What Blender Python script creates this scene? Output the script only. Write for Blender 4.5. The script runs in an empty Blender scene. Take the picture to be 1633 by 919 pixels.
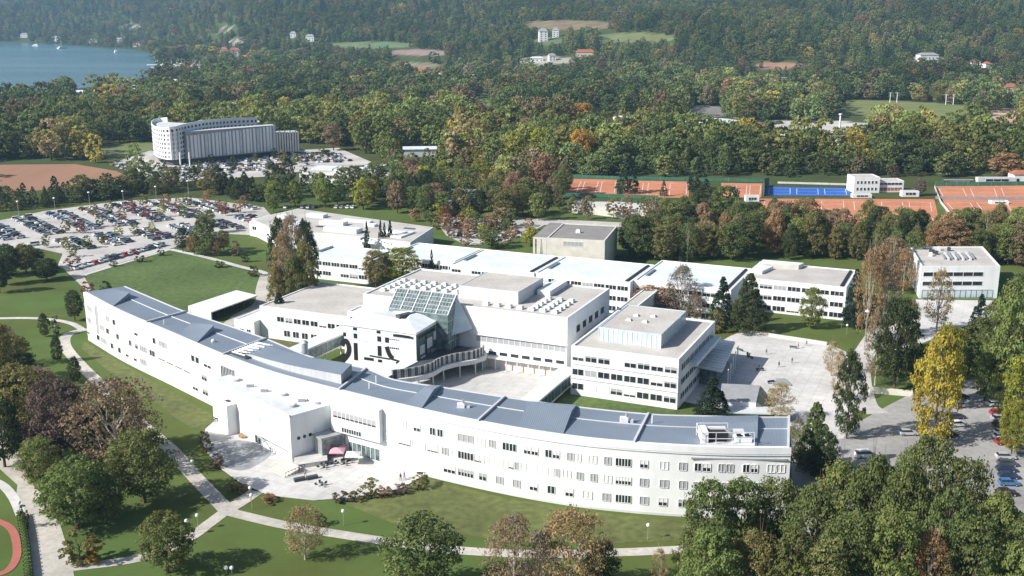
import bpy, bmesh, math, random
import numpy as np
from mathutils import Vector, Matrix, noise
R = math.radians
random.seed(7); rng = np.random.default_rng(7)
S = bpy.context.scene; C = S.collection
# ---------------------------------------------------------------- camera, light, exposure
F, CH, TH, CX, CY = 1750.0, 98.0, math.atan(449/1750), 816.5, 459.5
cam = bpy.data.objects.new('camera', bpy.data.cameras.new('camera')); C.objects.link(cam)
cam.location = (0, 0, CH); cam.rotation_euler = (math.pi/2-TH, 0, 0)
cam.data.sensor_width = 36; cam.data.lens = 36*F/1633; cam.data.clip_end = 20000; cam.data.clip_start = 1
S.camera = cam
SUN_DIR = Vector((0.92, 0.39, 0)).normalized()      # way the shadows fall on the ground
ELEV = R(35)
w = bpy.data.worlds.new('World'); S.world = w; w.use_nodes = True
wn = w.node_tree; bg = wn.nodes['Background']; sky = wn.nodes.new('ShaderNodeTexSky')
sky.sky_type = 'NISHITA'; sky.sun_disc = False; sky.sun_elevation = ELEV
sky.sun_rotation = math.atan2(-SUN_DIR.x, -SUN_DIR.y); sky.dust_density = 1.5
wn.links.new(sky.outputs[0], bg.inputs[0]); bg.inputs[1].default_value = 0.08
sl = bpy.data.lights.new('sun', 'SUN'); sl.energy = 5.0; sl.angle = R(0.5); sl.color = (1, .965, .91)
so = bpy.data.objects.new('sun', sl); C.objects.link(so); so.location = (-200, -100, 300)
d = Vector((SUN_DIR.x*math.cos(ELEV), SUN_DIR.y*math.cos(ELEV), -math.sin(ELEV)))
so.rotation_euler = d.to_track_quat('-Z', 'Y').to_euler()
S.view_settings.view_transform = 'Standard'; S.view_settings.look = 'None'
S.view_settings.exposure = 0.54; S.view_settings.gamma = 1
S.cycles.max_bounces = 5; S.cycles.diffuse_bounces = 3; S.cycles.glossy_bounces = 2
S.cycles.transmission_bounces = 3; S.cycles.volume_bounces = 0; S.cycles.transparent_max_bounces = 4
S.cycles.use_denoising = True

# ---------------------------------------------------------------- photo geometry -> world
ct, st = math.cos(TH), math.sin(TH)
def P(x, y, z=0):
    Y = y*ct-(z-CH)*st; Z = y*st+(z-CH)*ct
    return CX+F*x/Y, CY-F*Z/Y
def ray(px, py):
    v = (CY-py)/F
    return (px-CX)/F, ct+v*st, -st+v*ct
def W(px, py, z=0):
    a, b, c = ray(px, py); t = (z-CH)/c
    return (a*t, b*t)
E1 = (.915, -.404); E2 = (.404, .915); OG = (15.6, 292.7)
def G(a, b): return (OG[0]+a*E1[0]+b*E2[0], OG[1]+a*E1[1]+b*E2[1])
def Gi(x, y):
    dx, dy = x-OG[0], y-OG[1]; return dx*E1[0]+dy*E1[1], dx*E2[0]+dy*E2[1]

def _i(u, xs, ys): return np.interp(u, xs, ys)
def hgt(x, y):
    x = np.asarray(x, float); y = np.asarray(y, float)
    u = np.where(y > 1, x/np.maximum(y, 1), np.sign(x)*2)
    D0 = _i(u, [-1, -.5, -.36, -.3, -.24, -.18, -.08, .05, .2, .5, 1], [3250, 3150, 2980, 2500, 2050, 1750, 1560, 1420, 1330, 1290, 1290])
    s = _i(u, [-.5, -.3, -.2, 0, .2, .5], [.15, .13, .13, .12, .145, .16])
    t = np.clip(y-D0, 0, None)
    ramp = s*t*(t/(t+120))
    n = (np.sin(x*.0041+1.3)*np.cos(y*.0033+.4)*16+np.sin(x*.011+y*.006)*7+np.sin(x*.002-y*.0047+2)*14)
    z = ramp+n*np.clip(t/500, 0, 1)
    return np.clip(190*np.tanh(z/190)*1.08, 0, 225)
def H1(x, y): return float(hgt(x, y))
def Wt(px, py):
    a, b, c = ray(px, py); t = 80.0
    while t < 6500:
        if CH+c*t <= H1(a*t, b*t): break
        t += 4
    return (a*t, b*t, H1(a*t, b*t))

def inpoly(px, py, poly):
    px = np.asarray(px); py = np.asarray(py); r = np.zeros(px.shape, bool); n = len(poly)
    for i in range(n):
        x1, y1 = poly[i]; x2, y2 = poly[(i+1) % n]
        if y1 == y2: continue
        c = ((y1 > py) != (y2 > py)) & (px < (x2-x1)*(py-y1)/(y2-y1)+x1)
        r ^= c
    return r

# ---------------------------------------------------------------- materials
MATS = {}
def nodes(m): return m.node_tree.nodes, m.node_tree.links
def mat(name, col, rough=.8, var=.12, scale=.3, metal=0, bump=0, spec=.3, coord='Object', streak=None, detail=4, fine=None, joint=None):
    m = bpy.data.materials.new(name); m.use_nodes = True; N, L = nodes(m)
    b = N['Principled BSDF']; b.inputs['Roughness'].default_value = rough; b.inputs['Metallic'].default_value = metal
    b.inputs['Specular IOR Level'].default_value = spec
    tc = N.new('ShaderNodeTexCoord'); nt = N.new('ShaderNodeTexNoise'); nt.inputs['Scale'].default_value = scale; nt.inputs['Detail'].default_value = detail
    src = tc.outputs[coord]
    if streak:
        mp = N.new('ShaderNodeMapping'); mp.inputs['Scale'].default_value = streak; L.new(src, mp.inputs[0]); src = mp.outputs[0]
    L.new(src, nt.inputs['Vector'])
    r = N.new('ShaderNodeValToRGB'); r.color_ramp.elements[0].position = .3; r.color_ramp.elements[1].position = .7
    r.color_ramp.elements[0].color = tuple(c*(1-var) for c in col)+(1,)
    r.color_ramp.elements[1].color = tuple(min(1, c*(1+var)) for c in col)+(1,)
    L.new(nt.outputs['Fac'], r.inputs[0]); cur = r.outputs[0]
    if fine:
        n2 = N.new('ShaderNodeTexNoise'); n2.inputs['Scale'].default_value = fine[0]; n2.inputs['Detail'].default_value = 3; L.new(tc.outputs[coord], n2.inputs['Vector'])
        m2 = N.new('ShaderNodeMapRange'); m2.inputs['From Min'].default_value = .3; m2.inputs['From Max'].default_value = .7; m2.inputs['To Min'].default_value = 1-fine[1]; m2.inputs['To Max'].default_value = 1+fine[1]
        h2 = N.new('ShaderNodeHueSaturation'); L.new(n2.outputs['Fac'], m2.inputs['Value']); L.new(m2.outputs[0], h2.inputs['Value']); L.new(cur, h2.inputs['Color']); cur = h2.outputs[0]
    if joint:
        bt = N.new('ShaderNodeTexBrick'); bt.offset = 0; bt.inputs['Scale'].default_value = 1; bt.inputs['Brick Width'].default_value = joint[0]; bt.inputs['Row Height'].default_value = joint[1]; bt.inputs['Mortar Size'].default_value = joint[2]
        mpj = N.new('ShaderNodeMapping'); mpj.inputs['Rotation'].default_value = (0, 0, joint[4]); L.new(tc.outputs[coord], mpj.inputs[0]); L.new(mpj.outputs[0], bt.inputs['Vector'])
        q = 1-joint[3]; bt.inputs['Color1'].default_value = (1, 1, 1, 1); bt.inputs['Color2'].default_value = (.93, .93, .93, 1); bt.inputs['Mortar'].default_value = (q, q, q, 1)
        mj = N.new('ShaderNodeMix'); mj.data_type = 'RGBA'; mj.blend_type = 'MULTIPLY'; mj.inputs[0].default_value = 1; L.new(cur, mj.inputs[6]); L.new(bt.outputs['Color'], mj.inputs[7]); cur = mj.outputs[2]
    L.new(cur, b.inputs['Base Color'])
    if bump:
        bp = N.new('ShaderNodeBump'); bp.inputs['Strength'].default_value = bump; L.new(nt.outputs['Fac'], bp.inputs['Height']); L.new(bp.outputs[0], b.inputs['Normal'])
    MATS[name] = m; return m
white = mat('white_render', (.73, .74, .745), .85, .06, .5, streak=(1, 1, .12), fine=(.05, .03))
offwhite = mat('cream_concrete', (.61, .58, .515), .9, .10, .4)
flatroof = mat('gravel_roof', (.47, .445, .41), .95, .12, .12, fine=(1.3, .09))
whiteroof = mat('white_membrane_roof', (.70, .745, .76), .6, .09, .1, fine=(.6, .05), joint=(30, 1.6, .03, .12, .4))
dgrey = mat('dark_grey_panel', (.07, .075, .085), .6, .2, .5)
mgrey = mat('mid_grey_panel', (.30, .31, .32), .6, .1, .5)
lgrey = mat('light_grey_panel', (.58, .59, .60), .6, .06, .5)
shut = mat('grey_blind', (.36, .36, .37), .7, .08, 3, streak=(.1, .1, 5))
panelg = mat('clerestory_panel', (.44, .45, .46), .7, .1, 1.5, streak=(1, 1, .1))
shutl = mat('pale_blind', (.68, .68, .67), .7, .05, 3, streak=(.1, .1, 5))
glass = mat('dark_glass', (.025, .03, .035), .12, .3, 1, spec=.6)
gglass = mat('green_glass', (.11, .155, .155), .12, .5, .8, spec=.8)
bglass = mat('blue_glass', (.50, .59, .63), .3, .15, .4, spec=.6)
asphalt = mat('asphalt', (.31, .30, .285), .95, .18, .08, fine=(.6, .12))
lotp = mat('pale_paving', (.47, .45, .42), .95, .18, .06, fine=(.5, .1))
plazam = mat('plaza_paving', (.57, .555, .53), .9, .14, .07, fine=(.45, .09), joint=(3.2, 3.2, .09, .2, .42))
pathm = mat('path_paving', (.47, .44, .39), .95, .18, .12, fine=(.9, .12))
clay = mat('clay_court', (.50, .20, .105), .95, .16, .04, fine=(.3, .1))
field = mat('ploughed_soil', (.30, .165, .10), 1, .12, .03, streak=(1, .15, 1))
bluec = mat('blue_court', (.03, .12, .42), .7, .08, .2)
trackm = mat('running_track', (.38, .13, .10), .9, .1, .5)
lawn = mat('mown_lawn', (.084, .125, .034), .95, .25, .03, detail=9, fine=(.55, .26))
lawnd = mat('worn_lawn', (.110, .126, .040), .95, .28, .05, detail=9, fine=(.55, .26))
meadow = mat('meadow', (.17, .19, .075), .95, .15, .01)
bark = mat('bark', (.10, .075, .055), .95, .3, 2)
pbark = mat('pale_bark', (.38, .35, .30), .95, .3, 2)
redtile = mat('red_roof_tiles', (.36, .13, .07), .9, .15, .5)
metal = mat('galvanised_metal', (.45, .46, .47), .45, .08, 1, metal=.5)
black = mat('black_paint', (.02, .02, .022), .5, .2, 1)
pink = mat('pink_fabric', (.62, .34, .40), .8, .1, 1)
skin = mat('skin', (.45, .27, .19), .7, .05, 3)
wood = mat('weathered_timber', (.33, .22, .12), .9, .2, 1)
fence_g = mat('green_fence_mesh', (.05, .16, .10), .8, .2, 1)
slate = mat('grey_slats', (.33, .34, .31), .7, .3, 1.2, streak=(3, 3, .1))

def seam_mat():
    m = mat('standing_seam_roof', (.215, .255, .31), .5, .08, .08, metal=.1, spec=.4)
    N, L = nodes(m); b = N['Principled BSDF']
    uv = N.new('ShaderNodeAttribute'); uv.attribute_name = 'arc'
    wv = N.new('ShaderNodeTexWave'); wv.wave_type = 'BANDS'; wv.bands_direction = 'X'; wv.inputs['Scale'].default_value = 1.05*.5
    L.new(uv.outputs['Vector'], wv.inputs['Vector'])
    pw = N.new('ShaderNodeMath'); pw.operation = 'POWER'; pw.inputs[1].default_value = 5; L.new(wv.outputs['Fac'], pw.inputs[0])
    bp = N.new('ShaderNodeBump'); bp.inputs['Strength'].default_value = .5; bp.inputs['Distance'].default_value = .08
    L.new(pw.outputs[0], bp.inputs['Height']); L.new(bp.outputs[0], b.inputs['Normal'])
    return m
seam = seam_mat()

def leaf_mat(name, attr):                     # colour comes from the object (single trees) or from the point (forest)
    m = bpy.data.materials.new(name); m.use_nodes = True; N, L = nodes(m)
    N.remove(N['Principled BSDF']); out = N['Material Output']
    if attr:
        c = N.new('ShaderNodeAttribute'); c.attribute_type = 'INSTANCER'; c.attribute_name = 'tcol'; col = c.outputs['Color']
    else:
        c = N.new('ShaderNodeObjectInfo'); col = c.outputs['Color']
    t = N.new('ShaderNodeAttribute'); t.attribute_name = 'tint'
    hsv = N.new('ShaderNodeHueSaturation'); L.new(col, hsv.inputs['Color'])
    mr = N.new('ShaderNodeMapRange'); mr.inputs['To Min'].default_value = .62; mr.inputs['To Max'].default_value = 1.45
    L.new(t.outputs['Fac'], mr.inputs['Value']); L.new(mr.outputs[0], hsv.inputs['Value'])
    mh = N.new('ShaderNodeMapRange'); mh.inputs['To Min'].default_value = .485; mh.inputs['To Max'].default_value = .515
    sx = N.new('ShaderNodeSeparateColor'); L.new(t.outputs['Color'], sx.inputs[0]); L.new(sx.outputs[1], mh.inputs['Value']); L.new(mh.outputs[0], hsv.inputs['Hue'])
    L.new(sx.outputs[0], mr.inputs['Value'])
    df = N.new('ShaderNodeBsdfDiffuse'); tr = N.new('ShaderNodeBsdfTranslucent'); mx = N.new('ShaderNodeMixShader'); mx.inputs[0].default_value = .38
    L.new(hsv.outputs[0], df.inputs[0]); L.new(hsv.outputs[0], tr.inputs[0]); L.new(df.outputs[0], mx.inputs[1]); L.new(tr.outputs[0], mx.inputs[2])
    L.new(mx.outputs[0], out.inputs[0]); return m
leafm = leaf_mat('foliage', False); leafi = leaf_mat('forest_foliage', True)
def paint_mat():
    m = bpy.data.materials.new('car_paint'); m.use_nodes = True; N, L = nodes(m); b = N['Principled BSDF']
    oi = N.new('ShaderNodeObjectInfo'); L.new(oi.outputs['Color'], b.inputs['Base Color']); b.inputs['Roughness'].default_value = .3
    b.inputs['Coat Weight'].default_value = .5; return m
paint = paint_mat(); paint_i = None
cloth = bpy.data.materials.new('clothing'); cloth.use_nodes = True
_n, _l = nodes(cloth); _o = _n.new('ShaderNodeObjectInfo'); _l.new(_o.outputs['Color'], _n['Principled BSDF'].inputs['Base Color']); _n['Principled BSDF'].inputs['Roughness'].default_value = .9

# ---------------------------------------------------------------- mesh helpers
class MB:
    def __init__(s): s.v = []; s.f = []; s.m = []; s.mats = []
    def mi(s, m):
        if m not in s.mats: s.mats.append(m)
        return s.mats.index(m)
    def face(s, pts, m):
        i = len(s.v); s.v += [tuple(p) for p in pts]; s.f.append(tuple(range(i, i+len(pts)))); s.m.append(s.mi(m))
    def prism(s, pl, z0, z1, mw, mt=None, z1s=None, bottom=True):
        """pl: plan polygon, any winding; z1s optional per-vertex tops"""
        A = sum(pl[i][0]*pl[(i+1) % len(pl)][1]-pl[(i+1) % len(pl)][0]*pl[i][1] for i in range(len(pl)))
        if A < 0:
            pl = pl[::-1]
            if z1s: z1s = z1s[::-1]
        n = len(pl); t = z1s or [z1]*n; mt = mt or mw
        i0 = len(s.v)
        s.v += [(p[0], p[1], z0) for p in pl]+[(p[0], p[1], t[k]) for k, p in enumerate(pl)]
        for k in range(n):
            j = (k+1) % n; s.f.append((i0+k, i0+j, i0+n+j, i0+n+k)); s.m.append(s.mi(mw))
        s.f.append(tuple(i0+n+k for k in range(n))); s.m.append(s.mi(mt))
        if bottom: s.f.append(tuple(i0+k for k in range(n-1, -1, -1))); s.m.append(s.mi(mw))
    def box(s, o, ax, ay, sx, sy, z0, z1, m, mt=None):
        """o: corner in plan, ax/ay unit plan dirs"""
        p = lambda a, b: (o[0]+ax[0]*a+ay[0]*b, o[1]+ax[1]*a+ay[1]*b)
        s.prism([p(0, 0), p(sx, 0), p(sx, sy), p(0, sy)], z0, z1, m, mt)
    def tube(s, p0, p1, r0, r1, m, n=6):
        p0, p1 = Vector(p0), Vector(p1); dd = (p1-p0).normalized()
        a = dd.orthogonal().normalized(); b = dd.cross(a); i0 = len(s.v)
        for (p, r) in ((p0, r0), (p1, r1)):
            for k in range(n):
                t = 2*math.pi*k/n; q = p+(a*math.cos(t)+b*math.sin(t))*r; s.v.append(tuple(q))
        for k in range(n):
            j = (k+1) % n; s.f.append((i0+k, i0+j, i0+n+j, i0+n+k)); s.m.append(s.mi(m))
        s.f.append(tuple(i0+n+k for k in range(n))); s.m.append(s.mi(m))
        s.f.append(tuple(i0+k for k in range(n-1, -1, -1))); s.m.append(s.mi(m))
    def ball(s, c, r, m, n=8, k=5, sz=1):
        i0 = len(s.v); mm = s.mi(m)
        for a in range(k+1):
            ph = math.pi*a/k
            for b in range(n):
                t = 2*math.pi*b/n; s.v.append((c[0]+r*math.sin(ph)*math.cos(t), c[1]+r*math.sin(ph)*math.sin(t), c[2]+r*sz*math.cos(ph)))
        for a in range(k):
            for b in range(n):
                j = (b+1) % n; s.f.append((i0+a*n+b, i0+(a+1)*n+b, i0+(a+1)*n+j, i0+a*n+j)); s.m.append(mm)
    def mesh(s, name):
        me = bpy.data.meshes.new(name); me.from_pydata(s.v, [], s.f)
        for m in s.mats: me.materials.append(m)
        me.polygons.foreach_set('material_index', s.m); me.update(); return me
    def obj(s, name, parent=None, loc=None):
        o = bpy.data.objects.new(name, s.mesh(name)); C.objects.link(o)
        if parent: o.parent = parent
        if loc: o.location = loc
        return o
def tag(o, label, cat, group=None):
    o['label'] = label; o['category'] = cat
    if group: o['group'] = group
    return o
def struct(o): o['kind'] = 'structure'; return o
def empty(name, label, cat, loc=(0, 0, 0), rz=0, group=None):
    o = bpy.data.objects.new(name, None); C.objects.link(o); o.location = loc; o.rotation_euler = (0, 0, rz)
    o.empty_display_size = 1
    return tag(o, label, cat, group)
def local(pts, loc):                     # world plan points -> local to a thing's base
    return [(p[0]-loc[0], p[1]-loc[1]) for p in pts]

def sheet(name, pts, z, m, thick=None):
    """flat ground sheet from world plan points, triangulated"""
    bm = bmesh.new(); vs = [bm.verts.new((p[0], p[1], z)) for p in pts]; f = bm.faces.new(vs)
    f.normal_update()
    if f.normal.z < 0: f.normal_flip()
    if thick:
        r = bmesh.ops.extrude_face_region(bm, geom=[f]); 
        for v in [g for g in r['geom'] if isinstance(g, bmesh.types.BMVert)]: v.co.z += thick
    bmesh.ops.triangulate(bm, faces=[q for q in bm.faces if len(q.verts) > 4])
    me = bpy.data.meshes.new(name); bm.to_mesh(me); bm.free(); me.materials.append(m)
    o = bpy.data.objects.new(name, me); C.objects.link(o); return struct(o)
def psheet(name, px, z, m, smooth=False, thick=None):
    pts = [W(*p) for p in px]
    if smooth: pts = crom(pts, 6, True)
    return sheet(name, pts, z, m, thick)
def crom(pts, n=8, closed=False):
    P_ = [Vector((p[0], p[1])) for p in pts]; out = []; N = len(P_)
    for i in range(N if closed else N-1):
        p0 = P_[(i-1) % N] if closed or i > 0 else P_[0]*2-P_[1]
        p1 = P_[i]; p2 = P_[(i+1) % N]
        p3 = P_[(i+2) % N] if closed or i+2 < N else P_[-1]*2-P_[-2]
        for k in range(n):
            t = k/n
            out.append(.5*((2*p1)+(p2-p0)*t+(2*p0-5*p1+4*p2-p3)*t*t+(3*p1-p0-3*p2+p3)*t**3))
    if not closed: out.append(P_[-1])
    return [(v.x, v.y) for v in out]
def ribbon(name, px, width, z, m, n=6, world=False, thick=None):
    c = crom(px if world else [W(*p) for p in px], n); Lf = []; Rt = []
    for i, p in enumerate(c):
        a = Vector(c[max(0, i-1)]); b = Vector(c[min(len(c)-1, i+1)]); t = (b-a).normalized(); nn = Vector((-t.y, t.x))*width/2
        Lf.append((p[0]+nn.x, p[1]+nn.y)); Rt.append((p[0]-nn.x, p[1]-nn.y))
    mb = MB()
    for i in range(len(c)-1):
        q = [Rt[i], Rt[i+1], Lf[i+1], Lf[i]]
        if thick: mb.prism(q, z, z+thick, m, bottom=False)
        else: mb.face([(x, y, z) for x, y in q], m)
    o = mb.obj(name); return struct(o)

# ---------------------------------------------------------------- terrain and water
CLEAR = [((905, 40, 72, 7), (.20, .17, .10)), ((1015, 60, 62, 7), (.15, .18, .08)), ((590, 72, 70, 5), (.13, .19, .09)), ((1245, 105, 42, 5), (.30, .19, .13)),
         ((360, 48, 14, 2.5), (.26, .26, .24)), ((376, 66, 12, 2.5), (.26, .26, .24)), ((288, 107, 44, 5), (.42, .41, .38)), ((870, 97, 45, 6), (.35, .33, .28)), ((670, 84, 45, 5), (.28, .22, .18)), ((660, 106, 40, 6), (.20, .20, .12)), ((872, 66, 26, 6), (.12, .16, .08)),
         ((210, 42, 18, 1.5), (.3, .3, .28)), ((1600, 190, 38, 16), (.50, .36, .25)), ((1615, 121, 25, 3), (.45, .24, .08)), ((770, 172, 14, 22), (.13, .22, .08)), ((198, 238, 52, 9), (.12, .17, .05)), ((1480, 95, 30, 5), (.2, .2, .15)), ((1125, 178, 40, 8), (.22, .21, .19)), ((1290, 205, 110, 12), (.5, .48, .44))]
MEADOW = [(1322, 160), (1400, 160), (1500, 165), (1572, 172), (1560, 184), (1530, 200), (1440, 196), (1340, 178)]
def gcol(x, y, z):
    px, py = P(x, y, z)
    c = np.array((.060, .082, .028)) if y > 560 or y < 0 else np.array((.084, .125, .034))
    if y > 700:
        for (cx, cy, rx, ry), k in CLEAR:
            e = ((px-cx)/rx)**2+((py-cy)/ry)**2
            if e < 1.15: c = np.array(k)
        if inpoly(px, py, MEADOW): c = np.array((.17, .20, .075))
    return c
def terrain():
    ang = np.radians(np.linspace(-180, 180, 61)); 
    ang = np.unique(np.concatenate([np.radians(np.linspace(-180, -44, 24)), np.radians(np.linspace(-44, 44, 260)), np.radians(np.linspace(44, 180, 24))]))
    rad = np.concatenate([[.1], np.linspace(30, 1000, 40), np.geomspace(1015, 7500, 230)])
    A, Rr = np.meshgrid(ang, rad); X = np.sin(A)*Rr; Y = np.cos(A)*Rr; Z = hgt(X, Y)
    na, nr = len(ang), len(rad)
    v = np.stack([X, Y, Z], -1).reshape(-1, 3)
    f = []
    for r in range(nr-1):
        for a in range(na-1):
            i = r*na+a; f.append((i, i+1, i+na+1, i+na))
    me = bpy.data.meshes.new('ground'); me.from_pydata(v.tolist(), [], f)
    ca = me.color_attributes.new('gcol', 'FLOAT_COLOR', 'POINT')
    cols = np.ones((len(v), 4), np.float32)
    for i, p in enumerate(v):
        cols[i, :3] = gcol(*p) if p[1] > 20 else (.09, .12, .03)
    ca.data.foreach_set('color', cols.ravel())
    me.polygons.foreach_set('use_smooth', [True]*len(f))
    m = bpy.data.materials.new('terrain'); m.use_nodes = True; N, L = nodes(m); b = N['Principled BSDF']; b.inputs['Roughness'].default_value = 1; b.inputs['Specular IOR Level'].default_value = .1
    at = N.new('ShaderNodeAttribute'); at.attribute_name = 'gcol'
    n1 = N.new('ShaderNodeTexNoise'); n1.inputs['Scale'].default_value = .04; n1.inputs['Detail'].default_value = 10; n1.inputs['Roughness'].default_value = .65
    tc = N.new('ShaderNodeTexCoord'); L.new(tc.outputs['Object'], n1.inputs['Vector'])
    mr = N.new('ShaderNodeMapRange'); mr.inputs['From Min'].default_value = .25; mr.inputs['From Max'].default_value = .75; mr.inputs['To Min'].default_value = .72; mr.inputs['To Max'].default_value = 1.3
    L.new(n1.outputs['Fac'], mr.inputs['Value'])
    hs = N.new('ShaderNodeHueSaturation'); L.new(at.outputs['Color'], hs.inputs['Color']); L.new(mr.outputs[0], hs.inputs['Value'])
    n2 = N.new('ShaderNodeTexNoise'); n2.inputs['Scale'].default_value = .02; n2.inputs['Detail'].default_value = 6; L.new(tc.outputs['Object'], n2.inputs['Vector'])
    m2 = N.new('ShaderNodeMapRange'); m2.inputs['From Min'].default_value = .35; m2.inputs['From Max'].default_value = .65; m2.inputs['To Min'].default_value = .462; m2.inputs['To Max'].default_value = .512
    L.new(n2.outputs['Fac'], m2.inputs['Value']); L.new(m2.outputs[0], hs.inputs['Hue'])
    L.new(hs.outputs[0], b.inputs['Base Color']); me.materials.append(m)
    o = bpy.data.objects.new('ground', me); C.objects.link(o); return struct(o)
terrain()
LAKE = [(-40, 155), (30, 150), (75, 147), (130, 141), (180, 137), (225, 130), (258, 122), (262, 112), (252, 104), (255, 98), (240, 84), (200, 78), (120, 73), (60, 69), (0, 67), (-120, 67), (-700, 70), (-700, 155)]
lm = bpy.data.materials.new('lake_water'); lm.use_nodes = True; N, L = nodes(lm); b = N['Principled BSDF']
b.inputs['Base Color'].default_value = (.035, .12, .15, 1); b.inputs['Roughness'].default_value = .22
nt = N.new('ShaderNodeTexNoise'); nt.inputs['Scale'].default_value = .01; nt.inputs['Detail'].default_value = 12; nt.inputs['Roughness'].default_value = .7
tc = N.new('ShaderNodeTexCoord'); mp = N.new('ShaderNodeMapping'); mp.inputs['Scale'].default_value = (.12, .7, 1); L.new(tc.outputs['Object'], mp.inputs[0]); L.new(mp.outputs[0], nt.inputs['Vector'])
cr = N.new('ShaderNodeValToRGB'); cr.color_ramp.elements[0].position = .4; cr.color_ramp.elements[0].color = (.025, .095, .125, 1); cr.color_ramp.elements[1].position = .7; cr.color_ramp.elements[1].color = (.09, .20, .22, 1)
L.new(nt.outputs['Fac'], cr.inputs[0]); L.new(cr.outputs[0], b.inputs['Base Color'])
sheet('lake', [W(*p) for p in LAKE], .3, lm)

# ---------------------------------------------------------------- roads, paths, lawns, courts
psheet('parking_lot_ground', [(-30, 358), (70, 337), (190, 321), (300, 315), (420, 330), (440, 352), (400, 375), (330, 372), (275, 396), (200, 417), (128, 441), (92, 424), (100, 405), (60, 396), (-30, 396)], .03, lotp)
psheet('lawn_beside_parking', [(134, 441), (200, 421), (276, 401), (332, 414), (390, 432), (414, 446), (408, 470), (360, 500), (300, 520), (220, 500), (150, 470)], .05, lawn)
psheet('access_road', [(92, 420), (126, 430), (165, 458), (140, 466)], .04, pathm)
ribbon('lawn_path', [(272, 398), (330, 411), (385, 426), (418, 434), (430, 441)], 2.6, .07, plazam)
ribbon('lawn_kerb', [(128, 441), (200, 419), (272, 398)], 1.6, .075, plazam)
ribbon('service_road', [(430, 438), (424, 460), (420, 485), (385, 506), (350, 540)], 7, .06, pathm)
ribbon('west_path', [(-10, 508), (60, 508), (110, 515), (135, 528)], 2.2, .05, plazam)
ribbon('garden_path', [(135, 526), (108, 534), (104, 552), (128, 582), (165, 618), (215, 668), (272, 717), (310, 760), (362, 814)], 3.4, .055, pathm)
ribbon('terrace_path', [(362, 814), (385, 800), (408, 784)], 3.4, .06, pathm)
ribbon('west_branch_path', [(362, 814), (330, 838), (298, 860), (225, 890), (112, 906)], 2.8, .065, pathm)
ribbon('lower_path', [(362, 816), (410, 828), (460, 839), (544, 853), (631, 866), (728, 878), (850, 884), (972, 882), (1088, 877), (1150, 872)], 3.0, .07, pathm)
psheet('road', [(-15, 670), (20, 700), (54, 776), (87, 807), (100, 850), (114, 895), (122, 940), (50, 940), (44, 870), (43, 828), (25, 795), (28, 774), (-15, 735)], .05, pathm)
ribbon('side_path', [(-20, 762), (5, 775), (22, 795), (34, 822)], 2.0, .07, plazam)
ribbon('running_track', [(-60, 828), (-20, 828), (0, 833), (17, 843), (25, 860), (27, 885), (18, 905), (0, 916), (-40, 925)], 1.5, .09, trackm)
psheet('front_terrace', [(322, 705), (330, 722), (352, 748), (385, 772), (430, 791), (500, 799), (575, 794), (640, 780), (675, 760), (660, 742), (600, 725), (540, 700), (440, 700), (372, 668), (345, 670), (328, 685)], .08, plazam, thick=.12)
psheet('dark_paving', [(330, 716), (345, 706), (385, 704), (425, 712), (432, 726), (412, 742), (385, 752), (352, 744), (336, 730)], .22, mat('dark_stone', (.27, .28, .29), .8, .35, .35), smooth=True)  # rounded patch of darker, mottled grey laid over the terrace paving
psheet('east_plaza', [(1125, 560), (1165, 536), (1190, 527), (1320, 548), (1350, 562), (1368, 600), (1372, 640), (1345, 700), (1300, 702), (1262, 680), (1215, 672), (1135, 650), (1085, 640)], .06, plazam)
psheet('east_parking_ground', [(1262, 860), (1262, 700), (1330, 700), (1372, 672), (1420, 645), (1470, 620), (1560, 604), (1660, 640), (1680, 830), (1560, 800), (1420, 850)], .05, asphalt)
psheet('cube_forecourt', [(1400, 500), (1460, 478), (1610, 480), (1590, 500), (1540, 520), (1440, 560), (1380, 552)], .05, plazam)
ribbon('east_lane', [(1400, 530), (1372, 580), (1378, 640), (1400, 660)], 6, .058, lotp)
sheet('courtyard_paving', [G(-34, -42), G(3, -42), G(3, -8.9), G(-34, -8.9)], .05, plazam)
sheet('courtyard_lawn', [G(8, -48), G(38, -48), G(38, -20.5), G(8, -20.5)], .05, lawn)
sheet('garden_court_lawn', [G(-96, -38), G(-74, -38), G(-74, -11), G(-96, -11)], .05, lawnd)
psheet('front_lawn_slope', [(134, 545), (216, 592), (268, 622), (345, 666), (330, 690), (300, 680), (240, 640), (170, 590), (130, 556)], .04, lawnd)
psheet('east_front_lawn', [(540, 800), (676, 762), (798, 793), (911, 812), (1095, 833), (1110, 862), (960, 868), (800, 862), (640, 840)], .04, lawnd)
psheet('middle_parking_ground', [(700, 346), (880, 350), (1010, 356), (1055, 365), (1010, 364), (868, 359), (848, 370), (796, 388), (745, 392), (712, 376), (700, 360)], .05, lotp)
psheet('hotel_parking_ground', [(175, 262), (240, 240), (300, 262), (470, 240), (540, 236), (600, 262), (520, 268), (420, 282), (260, 292)], .05, lotp)
psheet('brown_field', [(-60, 262), (0, 263), (120, 262), (185, 273), (215, 286), (150, 296), (60, 304), (-60, 312)], .05, field)
psheet('meadow_by_hotel', [(140, 236), (248, 228), (248, 238), (180, 250), (140, 250)], .06, meadow)
psheet('far_parking_ground', [(1180, 205), (1260, 200), (1400, 215), (1400, 226), (1290, 228), (1180, 220)], .05, lotp)
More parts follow.
